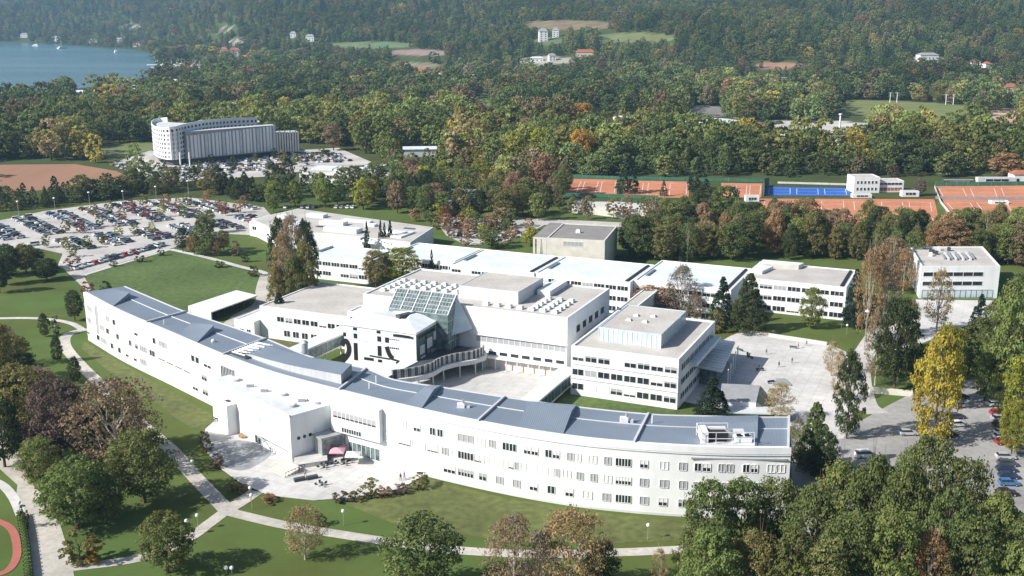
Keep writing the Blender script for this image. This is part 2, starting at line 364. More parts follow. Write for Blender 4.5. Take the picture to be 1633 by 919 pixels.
courts = [[(905, 285), (985, 287), (983, 312), (890, 311)], [(996, 288), (1100, 290), (1098, 316), (992, 314)], [(1150, 292), (1216, 293), (1214, 315), (1148, 316)],
          [(1215, 318), (1350, 318), (1352, 336), (1210, 337)], [(1356, 319), (1488, 320), (1492, 341), (1358, 338)], [(1490, 298), (1640, 298), (1645, 316), (1500, 317)],
          [(1502, 321), (1645, 320), (1655, 342), (1520, 340)], [(1300, 342), (1492, 345), (1500, 360), (1300, 356)], [(1520, 345), (1660, 347), (1665, 362), (1535, 360)], [(740, 277), (800, 279), (790, 296), (728, 292)], [(705, 300), (745, 296), (740, 306), (706, 309)]]
for c in courts: psheet('clay_court', c, .06, clay)
for q in ([(1212, 317), (1490, 318), (1497, 348), (1203, 341)], [(1493, 296), (1650, 296), (1668, 368), (1516, 358)]): psheet('clay_ground', q, .035, clay)
psheet('blue_court', [(1222, 298), (1353, 300), (1356, 313), (1220, 312)], .06, bluec)
psheet('sand_area', [(915, 322), (985, 322), (1062, 328), (1075, 348), (1000, 350), (912, 338)], .06, plazam)
lin = MB()
for c in courts[:9]+[[(1222, 298), (1353, 300), (1356, 313), (1220, 312)]]:
    q = [Vector(W(*p)) for p in c]
    nn = 3
    for k in range(nn):
        u0, u1 = (k+.12)/nn, (k+.88)/nn
        pt = lambda u, v: (q[0]*(1-u)+q[1]*u)*(1-v)+(q[3]*(1-u)+q[2]*u)*v
        for (a, b_) in (((u0, .15), (u1, .15)), ((u0, .85), (u1, .85)), ((u0, .15), (u0, .85)), ((u1, .15), (u1, .85)), ((u0, .5), (u1, .5))):
            A, B = pt(*a), pt(*b_); t = (B-A).normalized(); n2 = Vector((-t.y, t.x))*.12
            lin.face([(A.x-n2.x, A.y-n2.y, .08), (B.x-n2.x, B.y-n2.y, .08), (B.x+n2.x, B.y+n2.y, .08), (A.x+n2.x, A.y+n2.y, .08)], white)
struct(lin.obj('court_markings'))
# ---------------------------------------------------------------- buildings: generic rectangular block
EG = (E1, E2)
def flatblock(name, label, cat, a0, a1, b0, b1, h, wall=white, roof=flatroof, z0=0, par=.5, grid=True, o=None, ax=None, rimw=.5):
    """thing with walls + recessed roof behind a parapet; plan in building-grid metres"""
    ax = ax or EG; o = o or OG
    def pt(a, b): return (o[0]+a*ax[0][0]+b*ax[1][0], o[1]+a*ax[0][1]+b*ax[1][1])
    base = pt((a0+a1)/2, (b0+b1)/2); e = empty(name, label, cat, (base[0], base[1], z0))
    L_ = lambda pts: local(pts, base)
    ring_o = L_([pt(a0, b0), pt(a1, b0), pt(a1, b1), pt(a0, b1)]); w_ = rimw
    ring_i = L_([pt(a0+w_, b0+w_), pt(a1-w_, b0+w_), pt(a1-w_, b1-w_), pt(a0+w_, b1-w_)])
    m = MB(); hh = h-z0
    for k in range(4):
        j = (k+1) % 4; O0, O1, I0, I1 = ring_o[k], ring_o[j], ring_i[k], ring_i[j]
        m.face([(*O0, 0), (*O1, 0), (*O1, hh), (*O0, hh)], wall)
        m.face([(*O0, hh), (*O1, hh), (*I1, hh), (*I0, hh)], wall)
        m.face([(*I0, hh), (*I1, hh), (*I1, hh-par), (*I0, hh-par)], wall)
    m.obj('wall', e)
    r = MB(); r.prism(ring_i, hh-par-.4, hh-par, roof); r.obj('roof', e)
    e['_b'] = (base[0], base[1]); return e, pt, base
def wface(e, base, p0, p1, z0, z1, m, name='window', proud=.05, frame=white, mull=0, extra=None, zb=0):
    """window slab on the wall line p0->p1 (plan, outward normal on its right side), frame ring round a pane"""
    p0 = Vector(p0)-Vector(base); p1 = Vector(p1)-Vector(base); t = (p1-p0); ln = t.length; t.normalize(); n = Vector((t.y, -t.x))
    mb = MB(); A = p0+n*proud*.4; B = p1+n*proud*.4; z0 -= zb; z1 -= zb
    mb.face([(A.x, A.y, z0), (B.x, B.y, z0), (B.x, B.y, z1), (A.x, A.y, z1)], m)
    fr = .09
    def bar(s0, s1, a, b_):
        q = [p0+t*s0-n*.02, p0+t*s1-n*.02, p0+t*s1+n*proud*1.8, p0+t*s0+n*proud*1.8]
        mb.prism([(v.x, v.y) for v in q], a, b_, frame)
    bar(0, ln, z0-fr, z0); bar(0, ln, z1, z1+fr); bar(-fr, 0, z0, z1); bar(ln, ln+fr, z0, z1)
    for k in range(mull):
        s_ = ln*(k+1)/(mull+1); bar(s_-.06, s_+.06, z0, z1)
    if extra:                       # (fraction of height from the top, material): lowered blind
        fz, em = extra; A2 = p0+n*proud; B2 = p1+n*proud; zz = z1-(z1-z0)*fz
        mb.face([(A2.x, A2.y, zz), (B2.x, B2.y, zz), (B2.x, B2.y, z1), (A2.x, A2.y, z1)], em)
    return mb.obj(name, e)
def windows(e, pt, base, side, lo, hi, fix, n, z0, z1, gap=.12, m=glass, mull=1, zb=0, blind=None):
    """n bays along side 'f' (front b=fix), 'r' (right a=fix), 'l'"""
    for k in range(n):
        s0 = lo+(hi-lo)*(k+gap/2)/n; s1 = lo+(hi-lo)*(k+1-gap/2)/n
        if side == 'f': p0, p1 = pt(s0, fix), pt(s1, fix)
        elif side == 'r': p0, p1 = pt(fix, s0), pt(fix, s1)
        else: p0, p1 = pt(fix, s1), pt(fix, s0)
        ex = None
        if blind: 
            r = random.random(); 
            if r < blind: ex = (random.choice([.3, .5, .7, 1]), random.choice([shut, shutl]))
        wface(e, base, p0, p1, z0, z1, m, mull=mull, extra=ex, zb=zb)
def skylight(parent, base, x, y, z, s=1.0, hh=.5, name='skylight', m=white, ax=EG):
    mb = MB(); bx = (x-base[0], y-base[1])
    q = [(bx[0]+ax[0][0]*i*s+ax[1][0]*j*s, bx[1]+ax[0][1]*i*s+ax[1][1]*j*s) for i, j in ((-1, -1), (1, -1), (1, 1), (-1, 1))]
    q2 = [(bx[0]+(a-bx[0])*.7, bx[1]+(b-bx[1])*.7) for a, b in q]
    mb.prism(q, z, z+hh*.6, m)
    for k in range(4):
        j = (k+1) % 4; mb.face([(*q[k], z+hh*.6), (*q[j], z+hh*.6), (*q2[j], z+hh), (*q2[k], z+hh)], whiteroof)
    mb.face([(*p, z+hh) for p in q2], whiteroof)
    if name == 'skylight': mb.face([(*(Vector(q[1])+Vector(ax[0])*.03), z+.05), (*(Vector(q[2])+Vector(ax[0])*.03), z+.05), (*(Vector(q2[2])+Vector(ax[0])*.05), z+hh*.98), (*(Vector(q2[1])+Vector(ax[0])*.05), z+hh*.98)], glass)
    return mb.obj(name, parent)
def roofbox(parent, pt, base, a0, a1, b0, b1, z0, z1, m, name='roof_unit', mt=None):
    mb = MB(); mb.prism(local([pt(a0, b0), pt(a1, b0), pt(a1, b1), pt(a0, b1)], base), z0, z1, m, mt); return mb.obj(name, parent)

# ---------------------------------------------------------------- central hall
e, pt, base = flatblock('central_hall', 'big white hall with a beige flat roof dotted with rows of skylights', 'building', -60, 3.5, -9.8, 25, 17.3, z0=9.3, par=.35)
hall = e
for r in range(5):
    for c in range(17):
        a = -57+c*3.45; b = -5.4+r*3.1+(0 if c > 9 else 2.2)
        if -34 < a < -10 and b > -4.5: continue
        if -52 < a < -26 and b < 1: continue
        if a > -10 and b > 9.5: continue
        p = pt(a, b); skylight(e, base, p[0], p[1], 7.62, .85, .95)
for k in range(5): wface(e, base, pt(3.5, -3+k*5), pt(3.5, 0+k*5), 11.2, 13.2, glass, mull=0, zb=9.3)
e2, pt, base = flatblock('hall_lower_storeys', 'white lower storeys under the overhanging hall with a long band of windows', 'building', -59.5, 3.2, -9.2, 24.5, 9.28, par=.01)
windows(e2, pt, base, 'f', -24, 3, -9.2, 8, 7.4, 9.0, gap=.08, m=shut, mull=1)
windows(e2, pt, base, 'f', -24, 3, -9.2, 8, 3.9, 4.9, gap=.3, m=glass, mull=0)
windows(e2, pt, base, 'f', -24, 3, -9.2, 8, .3, 3.0, gap=.2, m=offwhite, mull=0)
mb = MB()
for k in range(9):
    p = pt(-24+k*3.3, -10.6); q = local([p], base)[0]; mb.tube((*q, 0), (*q, 3.3), .16, .16, white)
mb.prism(local([pt(-25, -11), pt(3, -11), pt(3, -9.2), pt(-25, -9.2)], base), 3.3, 3.6, white); mb.obj('arcade', e2)
e, pt, base = flatblock('roof_penthouse', 'tall pale windowless penthouse block standing on the skylit hall roof', 'building', -33, -14.5, -1.5, 17, 20.6, z0=16.96, wall=lgrey, par=.1, rimw=.3)
e, pt, base = flatblock('plant_room', 'small white plant room on the hall roof behind the tall penthouse', 'building', -13.5, -9.5, 10, 24, 18.6, z0=16.96, roof=whiteroof, par=.1)
# ---------------------------------------------------------------- right office block
e, pt, base = flatblock('office_block', 'three storey white office block with a glazed rooftop room beside the east plaza', 'building', 8.7, 37.2, -20.5, 17, 13.3, par=.4)
ob = e
for z0, z1, bl in ((9.5, 11.1, .9), (5.6, 7.2, .4), (1.7, 3.3, .5)): windows(e, pt, base, 'f', 8.9, 37, -20.5, 8, z0, z1, gap=.14, blind=bl, mull=1)
for z0, z1 in ((9.5, 11.1), (5.6, 7.2), (1.7, 3.3)): windows(e, pt, base, 'r', -18, 15, 37.2, 8, z0, z1, gap=.14, mull=1)
for z in (4.7, 8.6): 
    mb = MB(); mb.prism(local([pt(8.65, -20.72), pt(37.4, -20.72), pt(37.4, -20.52), pt(8.65, -20.52)], base), z-.12, z, lgrey); mb.obj('ledge', e)
mb = MB(); mb.prism(local([pt(37.25, -10), pt(39.2, -10), pt(39.2, 16), pt(37.25, 16)], base), 8.4, 9.4, white, whiteroof); mb.obj('gallery', e)
e, pt, base = flatblock('rooftop_room', 'glazed rooftop room with a beige roof on the office block by the plaza', 'building', 13.3, 30.2, -12.5, 12, 16.7, z0=12.92, wall=bglass, par=.12, rimw=.3)
for k in range(14):
    a = 13.3+(30.2-13.3)*k/13; mb = MB(); mb.prism(local([pt(a-.06, -12.62), pt(a+.06, -12.62), pt(a+.06, -12.5), pt(a-.06, -12.5)], base), 0, 3.5, white); mb.obj('mullion', e)
for k in range(6): wface(e, base, pt(30.2, -11+k*3.7), pt(30.2, -8+k*3.7), 13.6, 15.9, bglass, mull=1, zb=12.92, frame=lgrey)
for i, j in ((19, 2), (23.5, 3), (18.5, -3), (23, -3)):
    p = pt(i, j); skylight(e, base, p[0], p[1], 3.66, .7, .5)
mb = MB(); mb.prism(local([pt(30.4, -12.5), pt(32.5, -12.5), pt(32.5, 12), pt(30.4, 12)], base), 3.3, 3.5, lgrey); 
e['_c'] = 1
# stair cube between hall and office block
# ---------------------------------------------------------------- west block, link corridors
e, pt, base = flatblock('west_block', 'two storey white block with a plain beige flat roof left of the skylit hall', 'building', -96, -61, -11, 22, 10, par=.25)
windows(e, pt, base, 'f', -90, -66, -11, 8, 5.8, 7.3, gap=.2, blind=.3)
windows(e, pt, base, 'f', -88, -72, -11, 5, 1.4, 3.2, gap=.35)
e, pt, base = flatblock('west_annex', 'low white annex at the left foot of the beige roofed west block', 'building', -103.5, -96.1, -14, 8, 5.6, par=.2, roof=whiteroof)
windows(e, pt, base, 'f', -102, -97, -14, 2, 1.5, 3, gap=.5)
e, pt, base = flatblock('hall_shoulder', 'blank white wall block between the west block and the graphic tower', 'building', -60.9, -50, -17, -10, 13.8, par=.3, roof=whiteroof)
wface(e, base, pt(-60, -17), pt(-58.6, -17), 11, 12.2, glass, mull=0)
wface(e, base, pt(-60, -17), pt(-59.1, -17), 8.6, 9.6, glass, mull=0)
def corridor(name, label, p0, p1, wd, h, side):
    p0, p1 = Vector(p0), Vector(p1); t = (p1-p0).normalized(); n = Vector((t.y, -t.x)); base = (p0+p1)/2
    e = empty(name, label, 'walkway', (base.x, base.y, 0)); L_ = lambda v: (v.x-base.x, v.y-base.y)
    ln = (p1-p0).length
    mb = MB(); mb.prism([L_(p0-n*wd/2), L_(p1-n*wd/2), L_(p1+n*wd/2), L_(p0+n*wd/2)], h-.5, h, white, whiteroof); mb.obj('roof', e)
    mb = MB(); w2 = wd/2-.25; mb.prism([L_(p0-n*w2), L_(p1-n*w2), L_(p1+n*w2), L_(p0+n*w2)], h-3.4, h-.5, gglass)
    mb.obj('glazing', e)
    k = int(ln/2.2)
    for i in range(k+1):
        for sgn in (-1, 1):
            q = p0+t*(ln*i/k)+n*w2*sgn; mb = MB(); mb.prism([L_(q-t*.06-n*.06), L_(q+t*.06-n*.06), L_(q+t*.06+n*.06), L_(q-t*.06+n*.06)], h-3.4, h-.5, mgrey); mb.obj('mullion', e)
    mb = MB(); mb.prism([L_(p0-n*(w2+.1)), L_(p1-n*(w2+.1)), L_(p1+n*(w2+.1)), L_(p0+n*(w2+.1))], h-3.8, h-3.4, white); mb.obj('floor_slab', e)
    if h > 5:
        for i in range(4):
            q = p0+t*ln*(i+.5)/4; mb = MB(); mb.tube((*L_(q), 0), (*L_(q), h-3.8), .25, .25, white); mb.obj('column', e)
    return e
corridor('link_walkway', 'white roofed glass sided walkway left of the graphic tower', G(-66, -42), G(-64.5, -11.5), 5.4, 7.2, 1)
corridor('link_walkway', 'white roofed glass sided walkway crossing the paved courtyard to the office block', G(5.4, -47), G(5.0, -12), 4.6, 4.4, 1)
e, pt, base = flatblock('rear_passage', 'long narrow beige roofed passage running back behind the office block', 'building', 3.6, 8.4, 26, 60, 9.2, par=.2)
e, pt, base = flatblock('rear_link', 'low pale roofed link between the hall and the rear passage', 'building', 3.6, 12, 5, 25.8, 9.2, par=.2)
# ---------------------------------------------------------------- north wings
def wing(a0, a1, b0, b1, h, lab, rows=3, nb=8, roof=whiteroof, name='north_wing'):
    e, pt, base = flatblock(name, lab, 'building', a0, a1, b0, b1, h, par=.3, roof=roof)
    zs = [(h-3.0, h-1.6), (h-6.7, h-5.2), (h-10.2, h-8.6)][:rows]
    for z0, z1 in zs:
        windows(e, pt, base, 'f', a0+.5, a1-.5, b0, nb, z0, z1, gap=.12, blind=.25, mull=2)
    mb = MB(); 
    for b, c0, c1 in ((a0+1.5, b0+8, b0+17), (a1-2.2, b0+1.5, b1-1.5)):
        mb = MB(); mb.prism(local([pt(b, c0), pt(b+.85, c0), pt(b+.85, c1), pt(b, c1)], base), h-.29, h+.12, black if b > a0+3 else gglass)
        mb.obj('light_slot', e)
    return e, pt, base
wing(-128, -100, 59, 79, 8.4, 'white roofed teaching wing at the left end of the north row', 2, 7)
wing(-99.7, -69.5, 71, 96, 8.4, 'white teaching wing second from the left behind the columnar cypress', 2, 8)
wing(-66.3, -34.5, 58, 85, 11, 'white roofed teaching wing directly behind the hall penthouse', 3, 8)
wing(-34.3, -.8, 58.5, 86, 11, 'white teaching wing in front of the concrete lecture theatre', 3, 8)
wing(-.6, 31.5, 62, 94, 11, 'white roofed teaching wing partly hidden by the two dark pines', 3, 7)
e, pt, base = wing(31.7, 64.5, 80, 106, 11, 'three storey wing with a beige roof behind the sunny lawn of the plaza', 3, 7, roof=flatroof)
mb = MB(); mb.prism(local([pt(33, 97), pt(46, 100), pt(47, 104.5), pt(33, 104)], base), 10.7, 12.2, offwhite, whiteroof); mb.obj('roof_hood', e)
mb = MB(); mb.prism(local([pt(31.8, 88), pt(36, 88), pt(38, 97), pt(32.2, 97)], base), 10.7, 11.8, white, whiteroof); mb.obj('roof_hood', e)
# slots and covers already modelled; roof ladders of the long low building behind
mid = [(-106, 101), (-112, 132), (-190, 146), (-194, 116), (-168, 98), (-146, 103)]
base = G(-140, 110); e = empty('low_hall', 'wide low building with a white gravel roof behind the four dark cypresses', 'building', (*base, 0))
mb = MB(); mb.prism(local([G(*p) for p in mid], base), 0, 7, white); mb.obj('wall', e)
mb = MB(); c0 = Vector(G(-145, 112)); mb.prism(local([tuple(c0+(Vector(G(*p))-c0)*.985) for p in mid], base), 6.9, 7.05, flatroof); mb.obj('roof', e)
for i, (a, b, s1, s2, h_) in enumerate([(-160, 118, 12, 4, 1.6), (-150, 106, 16, 5, 1.8), (-132, 96, 6, 3, 1), (-125, 112, 10, 3, 1.2), (-175, 130, 9, 4, 1.4), (-120, 92, 3, 3, .8), (-140, 122, 5, 3, 1), (-170, 108, 5, 10, .9), (-185, 122, 6, 5, 1.3), (-118, 106, 5, 12, .7), (-155, 128, 14, 3, .8)]):
    mb = MB(); mb.prism(local([G(a, b), G(a+s1, b), G(a+s1, b+s2), G(a, b+s2)], base), 7.04, 7.04+h_, white, whiteroof); mb.obj('roof_unit', e)
for a, b, s1, s2 in ((-158, 112, 9, 2.2), (-138, 110, 7, 2), (-176, 118, 6, 2), (-122, 124, 5, 1.6)):
    mb = MB(); mb.prism(local([G(a, b), G(a+s1, b), G(a+s1, b+s2), G(a, b+s2)], base), 7.04, 7.3, dgrey); mb.obj('roof_opening', e)
for a in range(10):
    p = G(-128+a*1.9, 100-a*.7); skylight(e, base, p[0], p[1], 7.04, .6, .5)
# lecture theatre (own axes)
ax = ((.968, -.249), (.249, .968))
e, pt, base = flatblock('lecture_theatre', 'sand coloured concrete lecture theatre with a grey roof and slanted corner pillars', 'building', 5.5, 28, 0, 30, 12, wall=offwhite, roof=mat('grey_bitumen_roof', (.24, .23, .22), .95, .12, .3), par=.3, o=(8.1, 414.4), ax=ax)
wface(e, base, pt(12, 0), pt(19.5, 0), 9.2, 10.9, shut, mull=4)
mb = MB(); mb.prism(local([pt(0, 0), pt(5.5, 0), pt(5.5, 30), pt(0, 30)], base), 11.3, 12, offwhite, MATS['grey_bitumen_roof']); mb.obj('canopy', e)
mb = MB(); mb.prism(local([pt(0, 6), pt(5.5, 6), pt(5.5, 30), pt(0, 30)], base), 0, 11.3, slate); mb.obj('recess_wall', e)
for (a0, a1, t0, t1) in ((0, .8, 0, .8), (1.6, 2.4, 1.4, 3.2), (4.6, 5.4, 3.4, 5.4)):
    mb = MB(); q0 = local([pt(a0, .05), pt(a1, .05)], base); q1 = local([pt(t0, .05), pt(t1, .05)], base); r0 = local([pt(a0, .8), pt(a1, .8)], base); r1 = local([pt(t0, .8), pt(t1, .8)], base)
    mb.face([(*q0[0], 0), (*q0[1], 0), (*q1[1], 11.3), (*q1[0], 11.3)], offwhite); mb.face([(*r0[1], 0), (*r0[0], 0), (*r1[0], 11.3), (*r1[1], 11.3)], offwhite)
    mb.face([(*q0[1], 0), (*r0[1], 0), (*r1[1], 11.3), (*q1[1], 11.3)], offwhite); mb.face([(*r0[0], 0), (*q0[0], 0), (*q1[0], 11.3), (*r1[0], 11.3)], offwhite); mb.obj('pillar', e)
p = pt(15, 14); skylight(e, base, p[0], p[1], 11.7, .9, 1.3, name='roof_vent', ax=ax)
# ---------------------------------------------------------------- graphic tower
ta0, ta1, tb0, tb1, th_ = -55.5, -33.0, -27.5, -15.3, 14.2
base = G(-44, -18); e = empty('graphic_tower', 'white tower block with huge black characters on its face and a folded white roof', 'building', (*base, 0)); tower = e
TP = lambda a, b, z: (*local([G(a, b)], base)[0], z)
mb = MB()
mb.prism(local([G(ta0, tb0), G(ta1, tb0), G(ta1, tb1), G(ta0, tb1)], base), 0, 13.2, white)
mb.obj('wall', e)
mb = MB()                                # folded roof
A, B, Cc, D = (ta0-.3, tb0-.3, 13.6), (ta1+.3, tb0-.3, 13.6), (ta1+.3, tb1, 14.0), (ta0-.3, tb1, 14.2)
r1, r2, r3, r4 = (-50, -22.5, 15.8), (-38.5, -21.5, 14.9), (-47, -16, 15.0), (-40, -17.0, 16.2)
T = lambda q: TP(*q)
for tri in ((A, B, r2), (A, r2, r1), (B, Cc, r2), (Cc, r4, r2), (r1, r2, r3), (r3, r2, r4), (A, r1, D), (r1, r3, D), (D, r3, r4), (D, r4, Cc)): mb.face([T(q) for q in tri], whiteroof)
for q0, q1 in ((A, B), (B, Cc), (Cc, D), (D, A)):
    mb.face([T((q0[0], q0[1], 13.15)), T((q1[0], q1[1], 13.15)), T(q1), T(q0)], white)
mb.obj('roof', e)
mb = MB(); mb.prism([TP(-42.5, -21.5, 0)[:2], TP(-40.9, -22, 0)[:2], TP(-38.6, -16.5, 0)[:2], TP(-40.2, -16, 0)[:2]], 14.9, 16.0, dgrey); mb.obj('skylight', e)
def on_front(pts, name, m=black, d=.06):          # pts: (a, z) outline on the front face
    mb = MB(); f = [TP(a, tb0-d, z) for a, z in pts]; bk = [TP(a, tb0+.02, z) for a, z in pts]
    mb.face(f, m); n = len(pts)
    for k in range(n): j = (k+1) % n; mb.face([f[j], f[k], bk[k], bk[j]], m)
    return mb.obj(name, e)
def stroke(path, wd, name):
    Lf, Rt = [], []
    for i, p in enumerate(path):
        a = Vector(path[max(0, i-1)]); b_ = Vector(path[min(len(path)-1, i+1)]); t = (b_-a).normalized(); n = Vector((-t.y, t.x))*wd/2
        Lf.append((p[0]+n.x, p[1]+n.y)); Rt.append((p[0]-n.x, p[1]-n.y))
    mb = MB()
    for i in range(len(path)-1):
        f = [TP(a, tb0-.06, z) for a, z in (Rt[i], Rt[i+1], Lf[i+1], Lf[i])]; mb.face(f, black)
    return mb.obj(name, e)
rect = lambda a0, a1, z0, z1: [(a0, z0), (a1, z0), (a1, z1), (a0, z1)]
fw = ta1-ta0
fx = lambda px: ta0+fw*(px-118)/(745-118)      # zoomed photo column on the face
stroke(crom([(fx(95), 7.0), (fx(112), 8.3), (fx(140), 8.4), (fx(158), 6.9), (fx(152), 5.2), (fx(120), 3.6), (fx(90), 2.6)], 5), 1.5, 'painted_character')
on_front(rect(fx(110), fx(135), 9.9, 11), 'painted_mark'); on_front(rect(fx(203), fx(235), 9.7, 11.1), 'window', glass); on_front(rect(fx(200), fx(235), 3.4, 8.4), 'painted_character')
on_front(rect(fx(200), fx(235), 12.0, 12.8), 'window', glass); on_front(rect(fx(408), fx(442), 12.0, 12.8), 'window', glass)
on_front(rect(fx(412), fx(446), 9.7, 11.2), 'window', glass); on_front(rect(fx(480), fx(514), 9.7, 11.2), 'window', glass)
on_front(rect(fx(412), fx(446), 5.6, 8.5), 'painted_character')
stroke(crom([(fx(492), 8.6), (fx(505), 7.2), (fx(520), 6.2), (fx(545), 5.4)], 5), 1.4, 'painted_character')
stroke([(fx(550), 12.0), (fx(600), 12.15), (fx(690), 12.1), (fx(725), 11.8)], .8, 'painted_mark')
on_front(rect(fx(290), fx(375), 3.9, 4.7), 'painted_mark'); on_front(rect(fx(412), fx(448), 3.8, 4.6), 'painted_mark')
stroke([(fx(340), 5.3), (fx(440), 5.2), (fx(520), 5.15)], .45, 'painted_mark')
stroke([(fx(540), 5.2), (fx(600), 4.9), (fx(570), 4.2)], .6, 'painted_mark')
for q in range(5): on_front(rect(fx(520+q*17), fx(530+q*17), 10.7, 11.0), 'painted_mark')
for q in range(5): on_front(rect(fx(520+q*17), fx(532+q*17), 8.2, 8.6), 'painted_mark')
on_front(rect(fx(615), fx(735), 9.9, 11.3), 'vent_grille', lgrey)
for z in (9.3, 11.6): on_front(rect(ta0, ta1, z, z+.1), 'ledge', lgrey, .12)
# right face of the tower: dark glazed grid with white panels
Rr = lambda b0, b1, z0, z1, m, name: None
def on_right(b0, b1, z0, z1, m, name, d=.08):
    mb = MB(); mb.prism([TP(ta1, b0, 0)[:2], TP(ta1+d, b0, 0)[:2], TP(ta1+d, b1, 0)[:2], TP(ta1, b1, 0)[:2]], z0, z1, m); return mb.obj(name, e)
on_right(tb0+.3, tb1-.2, 4, 12.9, gglass, 'glazing')
for (b0, b1, z0, z1, m) in ((-26.5, -17, 11.4, 12.3, black), (-25.5, -23, 6.8, 9.2, lgrey), (-21.5, -18.5, 7.4, 10.2, lgrey), (-17.6, -15.8, 8.8, 11.2, white), (-25, -22.5, 4.2, 6.0, lgrey), (-16.9, -15.5, 11.5, 12.9, mgrey), (-19, -16, 4.3, 6.4, mgrey), (-22.2, -21.7, 4, 11, black), (-16.2, -15.5, 7, 12.8, black)):
    on_right(b0, b1, z0, z1, m, 'panel', .16)
# ---------------------------------------------------------------- glass atrium with slanted roof
base = G(-38, -10); e = empty('glass_atrium', 'slanted glass atrium roof with white bars between the graphic tower and the hall', 'building', (*base, 0))
TP2 = lambda a, b, z: (*local([G(a, b)], base)[0], z)
at0, at1 = -47.8, -29.2
top = (-10.9, 20.4); bot = (-16.2, 15.9)
mb = MB(); mb.face([TP2(at0, bot[0], bot[1]), TP2(at1, bot[0], bot[1]), TP2(at1, top[0], top[1]), TP2(at0, top[0], top[1])], gglass)
mb.obj('glass_slope', e)
for k in range(6):
    a = at0+(at1-at0)*k/5; mb = MB(); mb.tube(TP2(a, bot[0], bot[1]+.1), TP2(a, top[0], top[1]+.1), .17, .17, white, 4); mb.obj('rafter', e)
for k in range(20):
    if k % 4 == 0: continue
    a = at0+(at1-at0)*k/20; mb = MB(); mb.tube(TP2(a, bot[0], bot[1]+.06), TP2(a, top[0], top[1]+.06), .05, .05, lgrey, 4); mb.obj('glazing_bar', e)
for k in range(6):
    f = k/5; b_ = bot[0]+(top[0]-bot[0])*f; z_ = bot[1]+(top[1]-bot[1])*f
    mb = MB(); mb.tube(TP2(at0, b_, z_+.08), TP2(at1, b_, z_+.08), .07, .07, lgrey, 4); mb.obj('purlin', e)
for a in (at0, at1):
    mb = MB(); mb.face([TP2(a, bot[0], 3), TP2(a, -9.9, 3), TP2(a, -9.9, top[1]-.3), TP2(a, top[0], top[1]), TP2(a, bot[0], bot[1])], gglass); mb.obj('gable_glass', e)
for k in range(1, 5):
    mb = MB(); mb.tube(TP2(at1+.05, bot[0]+1.1*k, 3), TP2(at1+.05, bot[0]+1.1*k, min(bot[1]+.9*k, 20)), .07, .07, lgrey, 4); mb.obj('glazing_bar', e)
for z in (8, 11, 14, 17): mb = MB(); mb.tube(TP2(at1+.05, bot[0], z), TP2(at1+.05, -9.95, z), .07, .07, lgrey, 4); mb.obj('glazing_bar', e)
mb = MB(); mb.face([TP2(at0, bot[0], 3), TP2(at1, bot[0], 3), TP2(at1, bot[0], bot[1]), TP2(at0, bot[0], bot[1])], gglass); mb.obj('front_glass', e)
mb = MB(); mb.prism([TP2(at0, -10.8, 0)[:2], TP2(at1, -10.8, 0)[:2], TP2(at1, -9.95, 0)[:2], TP2(at0, -9.95, 0)[:2]], 16, 20.3, white); mb.obj('rear_wall', e)
mb = MB(); mb.face([TP2(at1+.1, -14.0, 9.5), TP2(at1+4.6, -10.1, 11.0), TP2(at1+.1, -11, 20.2)], bglass); mb.tube(TP2(at1+4.6, -10.1, 11.0), TP2(at1+.1, -11, 20.2), .1, .1, white, 4); mb.obj('corner_glass', e)
# ---------------------------------------------------------------- courtyard annex with wavy slatted wall
base = G(-28, -26); e = empty('courtyard_annex', 'low courtyard annex with a dark flat roof and a wavy grey slatted wall', 'building', (*base, 0))
wav = [(-33.5, -40), (-29.5, -36), (-27.2, -31), (-27.0, -26), (-25.0, -21), (-21.8, -17), (-20.6, -13.0), (-21.2, -10.6)]
cv = crom(wav, 6); cvw = [G(*p) for p in cv]
pl = [G(-33.0, -10.5)]+[G(-33.0, -28)]+[G(-39, -40)]
mb = MB(); mb.prism(local(pl+cvw, base), 3.2, 5.6, dgrey, dgrey); mb.obj('roof', e)
mb = MB()
for i in range(len(cvw)-1):
    a, b_ = Vector(local([cvw[i]], base)[0]), Vector(local([cvw[i+1]], base)[0]); t = (b_-a).normalized(); n = Vector((t.y, -t.x))
    for (z0, z1, d0, d1, m) in ((4.6, 7.0, 0, .25, slate), (3.4, 4.6, .3, 1.2, lgrey)):
        q = [a+n*d0, b_+n*d0, b_+n*d1, a+n*d1]; mb.prism([(v.x, v.y) for v in q], z0, z1, m)
mb.obj('slatted_wall', e)
ln = 0
for i in range(0, len(cvw)-1):
    a, b_ = Vector(local([cvw[i]], base)[0]), Vector(local([cvw[i+1]], base)[0]); t = (b_-a).normalized(); n = Vector((t.y, -t.x))
    for k in range(2):
        q = a.lerp(b_, (k+.5)/2)+n*.27; mb = MB(); mb.prism([(v.x, v.y) for v in (q-t*.09, q+t*.09, q+t*.09+n*.15, q-t*.09+n*.15)], 4.65, 6.95, dgrey if (i+k) % 2 else lgrey); mb.obj('slat', e)
for i in (8, 14, 20, 26, 32, 38):
    if i < len(cvw):
        q = local([cvw[i]], base)[0]; mb = MB(); mb.tube((*q, 0), (*q, 3.4), .2, .2, white); mb.obj('column', e)
mb = MB(); mb.prism(local([G(-39, -42), G(-33.2, -42), G(-32.2, -28), G(-35, -28)], base), 5.62, 5.9, white); mb.obj('white_deck', e)
mb = MB(); mb.prism(local([G(-33, -32), G(-28.8, -34), G(-28, -11), G(-33, -11)], base), 3.2, 3.3, mgrey); 
